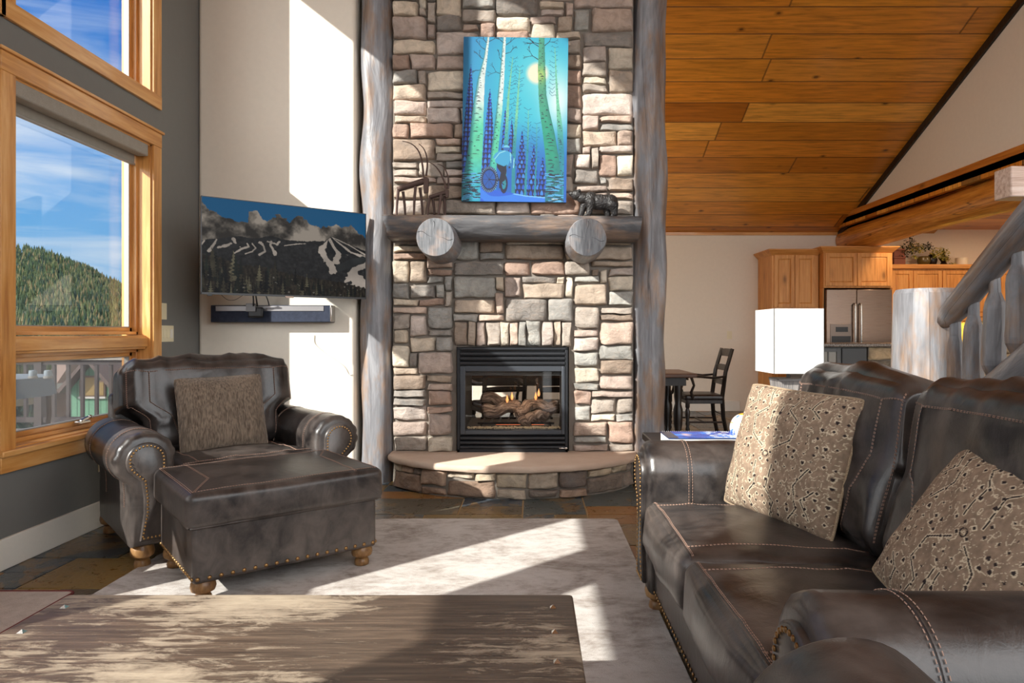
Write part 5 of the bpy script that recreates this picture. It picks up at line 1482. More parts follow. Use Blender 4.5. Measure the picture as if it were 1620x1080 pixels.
    for s_ in ([236, 780, 262, 745], [262, 745, 300, 730], [326, 745, 330, 800], [348, 775, 345, 830]): q, _ = segdist(X, Y, *s_); A[(q < 2.2)] = c_(150, 224, 238)
    A[(np.hypot(X-303, (Y-714)*1.1) < 19)] = c_(40, 110, 190); A[(np.hypot(X-303, (Y-714)*1.1) < 19) & (Y < 710)] = c_(110, 200, 230); A[np.hypot(X-322, Y-828) < 6] = c_(20, 30, 60)
    # signature
    for i in range(9): k = (np.abs(X-(570+i*4)) < 1.3) & (np.abs(Y-1012) < 3+(i % 2)*1.5); A[k] = c_(200, 214, 220)
    return tolin(A)*.46
pc0 = at(733.5, 58, 5.30); rot = math.radians(.75)
W_ = .828; H_ = 1.30; R_ = Matrix.Rotation(rot, 3, 'Y'); exx = R_ @ Vector((1, 0, 0)); ezz = R_ @ Vector((0, 0, -1))
r = thing('canvas_painting', 'large turquoise and blue painting of aspen trees and a cyclist in snow', 'painting', pc0+exx*W_/2+ezz*H_)
mb = MB(); picgrid(mb, painting(), (pc0, exx*W_, ezz*H_)); mb.build('printed_face', vcol('canvas_paint', .45, .1, 700), r, sharp=180)
mb = MB(); mb.prism([(0, 0), (W_, 0), (W_, H_), (0, H_)], lambda u, v: pc0+exx*u+ezz*v+Vector((0, .0012, 0)), lambda u, v: pc0+exx*u+ezz*v+Vector((0, .034, 0))); mb.build('stretcher_sides', plain('dark_blue_canvas_edge', rgb(14,44,76), .7), r, smooth=False)

# ================================================================== mantel figurines
def zx(ox, oy, k, Y): return lambda x, y, d=0.0: at(ox+x/k, oy+y/k, Y)+Vector((0, d, 0))
MZ = 2.108
def antelope(label, Y, body, br, head, horns, legs, ears, grp='iron antelope figurines'):
    Z = zx(600, 200, 4.906, Y); p0 = Z(*legs[0][1]); p0.z = MZ
    r = thing('antelope_figurine', label, 'figurine', p0, 0, grp)
    (x0, y0), (x1, y1) = body
    n = 10; pts = [Z(x0+(x1-x0)*i/n, y0+(y1-y0)*i/n) for i in range(n+1)]; MB().tube(pts, [br*(.92+.22*i/n) for i in range(n+1)], 16, rough=.05).build('body', M['iron'], r, sharp=60)
    hx, hy0, hy1, hw = head
    a, b, c, d = Z(hx-hw*.5, hy0), Z(hx+hw*.55, hy0+18), Z(hx+hw*.45, hy1-6), Z(hx-hw*.35, hy1)
    mb = MB(); mb.add([a+Vector((0,-.02,0)), b+Vector((0,-.012,0)), c+Vector((0,-.008,0)), d+Vector((0,-.012,0)), a+Vector((0,.02,0)), b+Vector((0,.012,0)), c+Vector((0,.008,0)), d+Vector((0,.012,0))], [(0,1,2,3), (7,6,5,4), (0,4,5,1), (1,5,6,2), (2,6,7,3), (3,7,4,0)])
    # neck piece down to the chest
    mb.build('head', M['iron'], r, bevel=.003)
    for i, hn in enumerate(horns):
        P_ = [Z(*q, (.012 if i else -.012)) for q in hn]; out = []
        for j in range(len(P_)-1):
            p0_ = P_[max(0, j-1)]; p1 = P_[j]; p2 = P_[j+1]; p3 = P_[min(len(P_)-1, j+2)]
            for k in range(7): t = k/7; out.append(.5*((2*p1)+(-p0_+p2)*t+(2*p0_-5*p1+4*p2-p3)*t*t+(-p0_+3*p1-3*p2+p3)*t**3))
        out.append(P_[-1]); MB().tube(out, [.0085*(1-.72*k/(len(out)-1)) for k in range(len(out))], 8).build('horn', M['iron'], r)
    for i, lg in enumerate(legs):
        dy = -.022 if i % 2 == 0 else .022; q0, q1 = Z(*lg[0], dy), Z(*lg[1], dy*1.5); q1.z = MZ
        m_ = q0.lerp(q1, .5)+Vector((.003 if i % 2 else -.003, 0, 0)); MB().tube([q0, m_, q1], [.0115, .010, .0085], 8, rough=.1).build('leg', M['iron'], r)
    for e in ears: MB().tube([Z(*e[0]), Z(*e[1])], [.006, .001], 6, squash=(1, .4)).build('ear', M['iron'], r)
antelope('larger rusty iron antelope with long curved horns on the mantel', 5.22, ((142, 490), (345, 425)), .0225, (362, 385, 520, 42), [[(345, 385), (335, 290), (310, 200), (255, 140), (180, 116)], [(362, 380), (372, 290), (362, 215), (340, 165), (305, 130)]],
         [((152, 500), (140, 680)), ((180, 500), (196, 680)), ((285, 470), (274, 680)), ((312, 470), (332, 680))], [[(330, 395), (300, 348)], [(350, 392), (318, 345)]])
antelope('smaller rusty iron antelope next to the painting on the mantel', 5.22, ((386, 552), (515, 512)), .0155, (526, 478, 556, 28), [[(518, 485), (500, 415), (465, 345), (425, 300), (385, 280)], [(532, 480), (535, 410), (520, 350), (492, 305), (450, 288)]],
         [((392, 560), (381, 680)), ((412, 560), (424, 680)), ((483, 535), (464, 680)), ((500, 535), (507, 680))], [[(508, 492), (480, 475)], [(524, 482), (510, 400)]])
Zb = zx(860, 270, 6.355, 5.25); s_ = 5.25/F/6.355
mb = MB()
def bb(x, y, rx, ry, d=0.0, rd=None, tilt=0.0): mb.ball(Zb(x, y, d*s_), (rx*s_, (rd or ry)*s_, ry*s_), 18, 12, R=Matrix.Rotation(tilt, 3, 'Y') if tilt else None)
bb(560, 300, 130, 80, 0, 62); bb(475, 280, 72, 85, 0, 60); bb(668, 305, 80, 84, 0, 62); bb(620, 300, 110, 76, 0, 60); bb(395, 262, 75, 52, 0, 44, .25); bb(335, 232, 56, 52, 0, 44); bb(288, 216, 36, 22, 0, 24, -.1); bb(300, 240, 34, 20, 0, 22, .5); bb(355, 190, 15, 15, -34); bb(368, 188, 15, 15, 34); bb(262, 208, 11, 9, 0)
def leg(pts, d):
    for (x0, y0, r0), (x1, y1, r1) in zip(pts, pts[1:]):
        for k in range(7): t = k/6; bb(x0+(x1-x0)*t, y0+(y1-y0)*t, r0+(r1-r0)*t, r0+(r1-r0)*t, d)
leg([(420, 300, 48), (395, 370, 34), (375, 428, 26)], 32); bb(368, 440, 34, 14, 32); leg([(470, 310, 50), (465, 370, 34), (450, 425, 28)], -34); bb(440, 438, 38, 16, -34)
leg([(640, 330, 54), (640, 390, 36), (650, 425, 28)], 34); bb(645, 440, 32, 14, 34); leg([(690, 330, 58), (706, 380, 38), (712, 425, 30)], -34); bb(702, 440, 36, 15, -34)
o = mb.build('bear_figurine', M['bearbronze'], sharp=180)
md = o.modifiers.new('remesh', 'REMESH'); md.mode = 'VOXEL'; md.voxel_size = .0035; md.use_smooth_shade = True
tx = bpy.data.textures.new('fur', 'CLOUDS'); tx.noise_scale = .012; dm = o.modifiers.new('fur', 'DISPLACE'); dm.texture = tx; dm.strength = .008
tag(o, 'black walking bear figurine on the right end of the mantel', 'figurine')
o.location.z = MZ-.001

# ================================================================== staircase
st = thing('log_staircase', 'grey-stained log staircase railing with thick newel post behind sofa', 'staircase', (2.36, 3.9, 0))
pts = [(2.35, 4.0, z) for z in (0, .3, .6, .9, 1.2, 1.35, 1.435, 1.462)]
MB().tube(pts, [.200, .196, .192, .186, .180, .176, .174, .160], 14, rough=.05, rs=.4, off=3).build('newel_post', M['log'], st, sharp=24)
def rail_z(y): return 1.285+.72*(3.80-y)
pts = [(2.355, 3.83-.03*i*2, rail_z(3.83-.06*i)) for i in range(24)]
MB().tube(pts, [.040]+[.062]+[.068+.0009*i for i in range(22)], 20, rough=.09, rs=3, off=5).build('handrail', M['log'], st, sharp=80)
pts = [(2.37, 3.86-.06*i, .905+.66*(3.44-(3.86-.06*i))) for i in range(24)]
MB().tube(pts, .076, 20, rough=.08, rs=3, off=9).build('lower_rail', M['log'], st, sharp=80)
for i, y in enumerate((3.752, 3.600, 3.440, 3.268, 3.10, 2.93, 2.76)):
    zt_ = rail_z(y)-.02; zb = .905+.66*(3.44-y)+.03; w_ = .046+.0042*i
    pr = [(zb, .026), (zb+.035, .028), (zb+.10, w_), (zb+.13, w_+.003)]+[(zb+.13+(zt_-.33-zb)*k/5, w_+.003-.0010*k) for k in range(1, 6)]+[(zt_-.165, w_*.86), (zt_-.115, .029), (zt_, .026)]
    x = 2.372
    MB().tube([(x+.004*math.sin(p[0]*9+i), y, p[0]) for p in pr], [p[1] for p in pr], 10, rough=.09, rs=2.5, off=i*2.0+1).build('baluster', M['log'], st, smooth=False, bevel=.004)
for k in range(6):
    y = 3.80-.27*k; z = .19*(k+1); MB().box((2.42, y-.30, z-.07), (3.45, y, z)).build('tread', M['weatheredX'], st, bevel=.01)
for x in (2.44, 3.38): MB().prism([(3.82, 0), (3.82, .05), (2.15, 1.22), (2.15, 1.02), (3.58, 0)], lambda y, z: (x, y, z), lambda y, z: (x+.05, y, z)).build('stringer', M['weatheredY'], st, smooth=False)
o = MB().box((2.852, 3.99, 2.015), (4.60, 4.14, 2.198)).build('landing_beam', wood('pale_whitewashed_wood', rgb(168,136,118), rgb(206,180,164), rgb(226,208,196), 'X', .35, True, 1.4, knotcol=rgb(150,120,110)), bevel=.008); tag(o, 'pale square timber end at the right edge above the handrail', 'beam')
pts = [(4.86, 10.32-.35*i, 2.625+.0*i) for i in range(26)]
o = MB().tube(pts, [.185+.012*math.sin(i*.7) for i in range(26)], 24, rough=.05, rs=1.2, off=2).build('log_beam', M['honey'], sharp=80); tag(o, 'thick honey coloured log beam under the loft above the kitchen', 'beam')

# ================================================================== kitchen
YC = 9.74; AZ, AX = M['alderZ'], M['alderX']
knobm = plain('dark_bronze_knob', rgb(70,60,52), .35, .8)
def door(root, x0, x1, y, z0, z1, mt, knob=None, nm='door'):
    f = .055; t = .02
    mb = MB(); mb.box((x0, y-t, z0), (x0+f, y, z1)); mb.box((x1-f, y-t, z0), (x1, y, z1)); mb.box((x0+f, y-t, z0), (x1-f, y, z0+f)); mb.box((x0+f, y-t, z1-f), (x1-f, y, z1))
    d = mb.build(nm, mt, root, bevel=.003)
    mb = MB(); a = x0+f; b = x1-f; c = z0+f; e = z1-f; q = .018
    vs = [(a, y-.006, c), (b, y-.006, c), (b, y-.006, e), (a, y-.006, e), (a+q, y-.015, c+q), (b-q, y-.015, c+q), (b-q, y-.015, e-q), (a+q, y-.015, e-q)]
    mb.add(vs, [(0,1,5,4), (1,2,6,5), (2,3,7,6), (3,0,4,7), (4,5,6,7)]); mb.build('door_panel', mt, d, smooth=False)
    if knob: MB().lathe((0,0,0), [(.006, 0), (.006, .012), (.016, .02), (.014, .03), (0, .033)], 12, R=Matrix.Rotation(PI/2, 3, 'X')).build('knob', knobm, d).location = Vector(knob)-Vector(d.parent.location)
    return d
r = thing('pantry_cabinet', 'tall knotty alder pantry cabinet left of the refrigerator', 'cabinet', (3.8, 10, 0))
px0, px1 = 3.483, 4.16
MB().box((px0, YC, .0), (px1, YF-.003, 2.36)).build('carcass', AZ, r, bevel=.003)
xm = (px0+.03+px1-.05)/2
door(r, px0+.03, xm-.003, YC, 1.575, 2.335, AZ, (xm-.035, YC-.02, 1.64)); door(r, xm+.003, px1-.05, YC, 1.575, 2.335, AZ, (xm+.035, YC-.02, 1.64))
door(r, px0+.03, xm-.003, YC, .10, 1.545, AZ, (xm-.035, YC-.02, 1.40)); door(r, xm+.003, px1-.05, YC, .10, 1.545, AZ, (xm+.035, YC-.02, 1.40))
def crown(root, x0, x1, y, z, yb, left=True, right=True):
    mb = MB(); h = .075; d = .065; l = d if left else 0; rr = d if right else 0
    vs = [(x0, y, z), (x1, y, z), (x1+rr, y-d, z+h), (x0-l, y-d, z+h), (x0, yb, z), (x1, yb, z), (x1+rr, yb, z+h), (x0-l, yb, z+h)]
    mb.add(vs, [(0,1,2,3), (4,7,6,5), (0,3,7,4), (1,5,6,2), (3,2,6,7), (0,4,5,1)]); mb.box((x0-l-.004, y-d-.004, z+h), (x1+rr+.004, yb, z+h+.014)); mb.build('crown_moulding', AX, root, smooth=False)
crown(r, px0, px1+.0, YC, 2.33, YF-.003, True, False)
r = thing('bridge_cabinet', 'knotty alder double door cabinet over the refrigerator', 'cabinet', (4.7, 9.9, 1.85))
bx0, bx1, YR = 4.175, 5.16, 9.60
MB().box((bx0, YR, 1.85), (bx1, YF-.003, 2.38)).box((bx0, YR+.03, 0.0), (bx0+.02, YF-.003, 1.85)).box((bx1-.02, YR+.03, 0), (bx1, YF-.003, 1.85)).build('carcass', AZ, r, bevel=.003)
xm = (bx0+bx1)/2-.02
door(r, bx0+.02, xm-.003, YR, 1.875, 2.345, AZ, (xm-.04, YR-.02, 1.925)); door(r, xm+.003, bx1-.03, YR, 1.875, 2.345, AZ, (xm+.06, YR-.02, 1.925))
crown(r, bx0, bx1, YR, 2.35, YF-.003, True, True)
r = thing('refrigerator', 'stainless steel french door refrigerator with ice dispenser', 'refrigerator', (4.65, 9.8, 0))
rx0, rx1, YD = 4.20, 5.135, 9.56; xs = rx0+.43
MB().box((rx0, YD+.05, .02), (rx1, YF-.05, 1.825)).build('cabinet_body', plain('fridge_side', rgb(70,68,66), .5, .4), r)
dl = MB().box((rx0, YD, .72), (xs-.003, YD+.048, 1.825)).build('door', M['steel'], r, bevel=.006); dr = MB().box((xs+.003, YD, .72), (rx1, YD+.048, 1.825)).build('door', M['steel'], r, bevel=.006)
fz = MB().box((rx0, YD, .06), (rx1, YD+.048, .71)).build('freezer_drawer', M['steel'], r, bevel=.006)
for x, d in ((xs-.042, dl), (xs+.042, dr)): MB().tube([(x, YD, .86), (x, YD-.05, .87), (x, YD-.055, .9), (x, YD-.055, 1.58), (x, YD-.05, 1.61), (x, YD, 1.62)], .014, 12).build('handle', M['chrome'], d)
MB().tube([(rx0+.1, YD, .64), (rx0+.11, YD-.05, .64), (rx1-.11, YD-.05, .64), (rx1-.1, YD, .64)], .013, 12).build('handle', M['chrome'], fz)
dp = MB().box((rx0+.05, YD-.006, 1.0), (xs-.075, YD+.01, 1.33)).build('dispenser', plain('dispenser_trim', rgb(120,108,100), .35, .7), dl, bevel=.003)
MB().box((rx0+.13, YD-.012, 1.22), (xs-.13, YD-.004, 1.29)).build('display_panel', M['blackp'], dl)
MB().box((rx0+.07, YD-.010, 1.0), (xs-.09, YD-.004, 1.16)).build('dispenser_recess', M['blackp'], dl)
r = thing('wall_cabinet', 'row of orange lit alder wall cabinets right of the refrigerator', 'cabinet', (6.5, 10.2, 1.39))
YU = 10.0; wx0 = 5.36
MB().box((wx0, YU, 1.42), (7.7, YF-.003, 2.16)).build('carcass', AZ, r); MB().box((wx0-.02, YU-.06, 2.16), (7.75, YF-.003, 2.225)).build('top_shelf', AX, r, bevel=.008); MB().box((wx0, YU-.01, 1.385), (7.7, YU+.03, 1.43)).build('light_rail', AX, r, bevel=.004)
for k in range(5): x0 = wx0-.12+k*.435+.01; door(r, max(x0, wx0), x0+.42, YU, 1.45, 2.135, AZ)
def tiles():
    t = NT('glass_mosaic_tile'); br = t.node('ShaderNodeTexBrick', Scale=1.0); t.set(br.inputs['Vector'], t.coord((1,1,1), rot=(PI/2,0,0)))
    br.inputs['Brick Width'].default_value = .075; br.inputs['Row Height'].default_value = .022; br.inputs['Mortar Size'].default_value = .002
    t.set(br.inputs['Color1'], rgb(220,196,92)); t.set(br.inputs['Color2'], rgb(96,78,50)); t.set(br.inputs['Mortar'], rgb(90,80,60)); br.inputs['Bias'].default_value = -.35
    return t.fin(br.outputs['Color'], .2)
struct(MB().box((5.17, YF-.012, .92), (7.9, YF-.001, 1.39)).build('wall_backsplash', tiles(), smooth=False), 'yellow glass mosaic backsplash under the wall cabinets', 'backsplash')
r = thing('base_cabinet', 'alder base cabinets with granite top along the kitchen back wall', 'cabinet', (6.5, 10, 0))
MB().box((5.17, 9.76, .1), (7.8, YF-.014, .88)).build('carcass', AZ, r); 
gran = NT('brown_granite'); g1 = gran.noise(gran.coord(), 70, 4, .8); gran = gran.fin(gran.ramp(g1, [(.35, rgb(50,44,40)), (.5, rgb(110,98,88)), (.65, rgb(150,138,124))]), .25)
MB().box((5.17, 9.73, .88), (7.85, YF-.013, .918)).build('countertop', gran, r, bevel=.006)
for k in range(5): door(r, 5.20+k*.5, 5.66+k*.5, 9.76, .14, .84, AZ)
# island
r = thing('kitchen_island', 'charcoal kitchen island with granite top and stone pier', 'kitchen island', (5, 8.5, 0))
dgm = plain('charcoal_cabinet_paint', rgb(84,86,86), .45); YI = 8.15
MB().box((3.42, YI, .0), (7.1, YI+.8, 1.035)).build('body', dgm, r, bevel=.004)
MB().box((3.36, YI-.09, 1.035), (7.2, YI+.9, 1.078)).build('countertop', gran, r, bevel=.010, bseg=3)
def mull(x0, x1, z0, z1):
    f = .045; y = YI-.002; mb = MB(); t = .02; mb.box((x0, y-t, z0), (x0+f, y, z1)); mb.box((x1-f, y-t, z0), (x1, y, z1)); mb.box((x0+f, y-t, z0), (x1-f, y, z0+f)); mb.box((x0+f, y-t, z1-f), (x1-f, y, z1))
    xc = (x0+x1)/2; mb.box((xc-.008, y-t*.8, z0+f), (xc+.008, y, z1-f)); zc = (z0+z1)/2; mb.box((x0+f, y-t*.8, zc-.008), (x1-f, y, zc+.008)); d = mb.build('door', dgm, r, bevel=.002)
    MB().box((x0+f, y-.005, z0+f), (x1-f, y-.001, z1-f)).build('pane', plain('island_pane', rgb(150,146,136), .12), d)
mull(3.45, 3.74, .66, 1.02); mull(3.46, 3.74, .12, .62)
MB().box((3.76, YI-.02, .12), (4.06, YI, 1.02)).build('panel', M['blackp'], r, bevel=.004)
mp3 = lambda s, z, d: (s, YI-.03-d, z)
MB().box((4.07, YI-.035, 0), (7.1, YI, 1.035)).build('pier', M['mortar'], r, smooth=False)
mb = MB(); ashlar(mb, 4.07, 6.9, .25, 1.03, mp3, random.Random(3), cw=.09, chh=.08, depth=.035, wmax=5, cols=[rgb(150,136,112), rgb(136,126,110), rgb(164,146,118), rgb(120,112,100)]); mb.build('pier_stone', M['stone'], r, sharp=60)
# things on top of the wall cabinets
ZT = 2.225
def bxth(label, x, y, w_, d_, h_, z, mt, nm='keepsake_box', grp='boxes on the wall cabinet'):
    rr = thing(nm, label, 'box', (x, y, z), 0, grp); MB().box((x-w_/2, y-d_/2, z), (x+w_/2, y+d_/2, z+h_*.72)).build('body', mt, rr, bevel=.004); MB().box((x-w_/2-.004, y-d_/2-.004, z+h_*.74), (x+w_/2+.004, y+d_/2+.004, z+h_)).build('lid', mt, rr, bevel=.004)
red = plain('red_brown_leather_box', rgb(116,62,42), .5, var=.2)
p = at(1419, 410, 10.1); bxth('red brown box above the refrigerator corner, lower of the two', p.x, 10.12, .17, .2, .125, ZT, red); bxth('red brown box stacked on top of the other box above kitchen cabinets', p.x-.005, 10.12, .16, .19, .115, ZT+.126, red)
r = thing('trailing_ivy', 'variegated trailing ivy in a pot on top of kitchen wall cabinets', 'plant', (at(1460, 410, 10.05).x, 10.08, ZT))
pc = Vector((at(1463, 410, 10.05).x, 10.08, ZT)); MB().lathe(pc, [(.05, 0), (.085, .03), (.095, .07), (.08, .115), (.07, .12), (.075, .128)], 18).build('pot', plain('brown_glazed_pot', rgb(92,78,40), .3), r)
q = random.Random(8)
def leafy(nm, spots, cols_, par, sz=.026):
    mb = MB()
    for (c, rad, n_) in spots:
        for k in range(n_):
            d = Vector((q.gauss(0, 1), q.gauss(0, .6), q.gauss(0, .9))); d = d.normalized()*q.random()**.6; p = Vector(c)+Vector((d.x*rad[0], d.y*rad[1], d.z*rad[2]))
            u = Vector((q.gauss(0, 1), q.gauss(0, 1), q.gauss(0, 1))).normalized(); v = u.orthogonal().normalized(); s = sz*q.uniform(.7, 1.3)
            p = Vector((p.x, min(p.y, YF-.03), p.z)); mb.add([p, p+u*s*.5+v*s*.42, p+u*s*1.1, p+u*s*.5-v*s*.42], [(0,1,2,3)], q.choice(cols_))
    return mb.build(nm, vcol(nm+'_leaf', .4, spec=.4), par, smooth=False)
A_ = lambda x, y: at(x, y, 10.05)
leafy('dark_foliage', [(A_(1440, 392), (.15, .08, .13), 240), (A_(1442, 380), (.03, .03, .09), 40), (A_(1467, 390), (.09, .08, .07), 120), (A_(1428, 400), (.06, .06, .10), 70)], [rgb(40,46,22), rgb(56,60,26), rgb(32,34,20)], r)
leafy('pale_foliage', [(A_(1450, 392), (.14, .08, .09), 190), (A_(1487, 400), (.15, .08, .09), 260), (A_(1498, 410), (.07, .05, .05), 60), (A_(1508, 417), (.05, .03, .03), 26), (A_(1446, 406), (.05, .05, .05), 30)], [rgb(176,164,70), rgb(150,148,60), rgb(206,190,104), rgb(96,100,40)], r)
p = A_(1484, 393); o = MB().lathe(Vector((p.x, 10.2, ZT)), [(.03, 0), (.06, .03), (.075, .09), (.06, .15), (.03, .18), (.035, .19)], 16).build('round_vase', plain('dark_vase', rgb(34,26,22), .3)); tag(o, 'round dark vase behind the ivy on the kitchen cabinets', 'vase')
p = A_(1500, 393); o = MB().lathe(Vector((p.x, 10.16, ZT)), [(.04, 0), (.05, .02), (.035, .05), (.05, .08), (.075, .12), (.03, .14), (.018, .17), (.028, .195), (.014, .22), (.006, .26), (0, .27)], 16).build('finial_ornament', plain('dark_bronze_finial', rgb(44,32,24), .35, .4)); tag(o, 'dark pointed finial ornament between ivy and candle', 'ornament')
p = A_(1523, 410); o = MB().lathe(Vector((p.x, 10.08, ZT)), [(.078, 0), (.084, .004), (.084, .105), (.078, .11), (.07, .104), (.0, .104)], 24).build('pillar_candle', plain('ivory_candle', rgb(222,208,186), .5)); tag(o, 'wide ivory candle on top of the kitchen wall cabinets', 'candle')

# ================================================================== dining set
dt = thing('dining_table', 'brown wooden dining table behind the chimney', 'dining table', (.4, 7.75, 0))
MB().box((-1.0, 7.30, .715), (1.80, 8.20, .76)).build('table_top', M['tablewood'], dt, bevel=.008)
MB().box((-.9, 7.40, .62), (1.70, 8.10, .715)).build('apron', M['darkwood'], dt)
for x in (-.85, 1.62):
    for y in (7.45, 8.05): MB().lathe((x, y, 0), [(.03, 0), (.045, .03), (.03, .08), (.05, .2), (.055, .35), (.035, .42), (.045, .5), (.045, .64)], 14).build('leg', M['darkwood'], dt)
def dining_chair(label, loc, rz):
    r = thing('dining_chair', label, 'chair', loc, rz, 'ladder back dining chairs'); dw = M['darkwood']
    def B(mb, nm, mt=dw, **k): return mb.build(nm, mt, r, local=True, **k)
    mb, S = cushion((0, 0, .455), (.245, .225, .032), .025, None, (0,0,.012), .001, 6, 1, 12); B(mb, 'seat', plain('dark_seat_leather', rgb(34,26,24), .35), weld=True, sharp=180)
    B(MB().box((-.235, -.215, .385), (.235, .215, .43)), 'seat_rail', bevel=.005)
    for s in (-1, 1):
        x = s*.215
        B(MB().lathe((x, -.19, 0), [(.014, 0), (.022, .02), (.016, .05), (.026, .09), (.018, .12), (.026, .15), (.018, .19), (.028, .25), (.028, .30), (.018, .33), (.026, .345), (.026, .43)], 12), 'leg')
        pts = [(x, .27, 0), (x, .225, .22), (x, .21, .45), (x, .25, .75), (x, .33, 1.02)]
        B(MB().tube(pts, [.022, .024, .026, .024, .022], 4), 'back_post', smooth=False)
        y = -.20; B(MB().tube([(s*.225, .245, .70), (s*.25, .10, .685), (s*.27, -.05, .70), (s*.275, -.17, .705), (s*.275, -.21, .695), (s*.275, -.215, .675), (s*.275, -.195, .668)], [.016, .018, .019, .021, .022, .018, .012], 8, squash=(1.2, .8)), 'armrest')
        B(MB().tube([(s*.255, -.13, .44), (s*.265, -.16, .52), (s*.275, -.13, .60), (s*.275, -.16, .695)], [.016, .018, .015, .018], 8), 'arm_support')
        B(MB().tube([(x, -.19, .17), (x, .235, .17)], .011, 8), 'stretcher')
    for z, hh in ((.975, .045), (.80, .035), (.63, .03)):
        yb = .25+(z-.75)*.296 if z > .75 else .21+(z-.45)*.133
        B(MB().prism([(-.2, z-hh), (.2, z-hh), (.2, z+hh*.7), (.08, z+hh), (-.08, z+hh), (-.2, z+hh*.7)], lambda a, b: (a, yb-.009+.02*(1-(a/.2)**2), b), lambda a, b: (a, yb+.009+.02*(1-(a/.2)**2), b)), 'back_slat', bevel=.003)
    B(MB().tube([(-.2, -.0, .17), (.2, -.0, .17)], .011, 8), 'stretcher')
    B(MB().tube([(-.2, .24, .25), (.2, .24, .25)], .011, 8), 'stretcher')
    return r
c0 = dining_chair('black ladder back dining armchair seen side on right of the log post', (1.99, 7.98, 0), -PI/2)
def dcopy(label, loc, rz):
    c = copytree(c0); c['label'] = label; c.location = loc; c.rotation_euler = (0, 0, rz); return c
dcopy('black dining chair on the far side of table, mostly behind the log post', (1.52, 8.62, 0), 0.0)
dcopy('black dining chair seen through the fireplace glass, left of the two', (-.36, 7.06, 0), PI+.35)
dcopy('black dining chair seen through the fireplace glass, right of the two', (.32, 7.02, 0), PI-.1)

# ================================================================== kitchen lamps, fire glow and added dining fill
def light(nm, ty, loc, e, col, rot=None, **kw):
    l = bpy.data.lights.new(nm, ty); l.energy = e; l.color = col
    for k, v in kw.items(): setattr(l, k, v)
    o = bpy.data.objects.new(nm, l); COL.objects.link(o); o.location = loc
    if rot: o.rotation_euler = rot
    return o
light('fire_glow', 'POINT', (-.1, 5.47, .78), 2.5, (1, .72, .5), shadow_soft_size=.004)
light('dining_fill', 'POINT', (.35, 7.75, 2.15), 60, (1, .80, .58), shadow_soft_size=.03)  # warm fill light added over the dining table, no fixture there
light('under_cabinet_light', 'AREA', (6.5, 10.18, 1.375), 26, (1, .78, .32), (0, 0, 0), shape='RECTANGLE', size=2.3, size_y=.08)
for x, y in ((5.2, 9.0), (6.8, 9.0), (6.0, 7.3)):
    light('recessed_spot', 'AREA', (x, y, 2.785), 16, (1, .72, .45), (0, 0, 0), shape='DISK', size=.16)
# ================================================================== outside the windows
rn = random.Random(21)
# ground and forested ridge
def crest(px):
    P = [(-2500, 330), (-600, 372), (-300, 380), (0, 391), (60, 395), (100, 409), (140, 426), (165, 441), (193, 452), (300, 470), (600, 490), (1200, 470)]
    for (a, b), (c, d) in zip(P, P[1:]):
        if a <= px <= c: return b+(d-b)*(px-a)/(c-a)
    return P[-1][1]
def hill_pt(px, t):
    """t 0 near foot .. 1 crest"""
    Y = 240+560*t; c = at(px, crest(px), 800)
    z0 = -30.0; z = z0+(c.z-z0)*(t**1.15)
    X = (px-CX)*(Y)/F*(1 if px < CX else 1)
    z += 4.0*mn.noise(Vector((X*.012, Y*.012, 2)))*(1 if t < .98 else .3)
    return Vector((X, Y, z))
mb = MB(); NP = 70
mb.grid(NP, 26, lambda u, v: hill_pt(-1200+1500*u, v*1.0) if v < .999 else hill_pt(-1200+1500*u, 1.0)+Vector((0, 120, -60)))
struct(mb.build('hill', M['hill'], sharp=180))
def conif(mb, p, h, r, col, tiers=3, seg=6):
    for k in range(tiers):
        z0 = p.z+h*(.08+.27*k); z1 = min(p.z+h, z0+h*(.46 if k < tiers-1 else .5)); rr = r*(1-.27*k)
        a0 = rn.uniform(0, 6)
        vs = [(p.x+rr*math.cos(a0+2*PI*i/seg)*rn.uniform(.8, 1.1), p.y+rr*math.sin(a0+2*PI*i/seg), z0+rn.uniform(-.03, .03)*h) for i in range(seg)]+[(p.x, p.y, z1)]
        mb.add(vs, [(i, (i+1) % seg, seg) for i in range(seg)], col)
mb = MB(); GC = [rgb(36,48,38), rgb(46,58,42), rgb(58,66,44), rgb(32,44,40), rgb(68,72,50), rgb(42,54,38), rgb(84,76,56)]
for k in range(13000):
    px = rn.uniform(-260, 330); t = rn.random()**.8
    p = hill_pt(px, t*.995); h = rn.uniform(6.5, 11); c = rn.choice(GC); q = rn.uniform(.8, 1.25); c = tuple(v*q for v in c)
    if rn.random() < .25: conif(mb, p-Vector((0,0,.5)), h*1.0, h*.17, c, 2, 5)
    else: conif(mb, p-Vector((0,0,.5)), h, h*.15, c, 2, 5)
o = mb.build('forest', M['needle'], smooth=False); tag(o, 'dense conifer forest covering the hillside beyond the window', 'forest', kind='stuff')
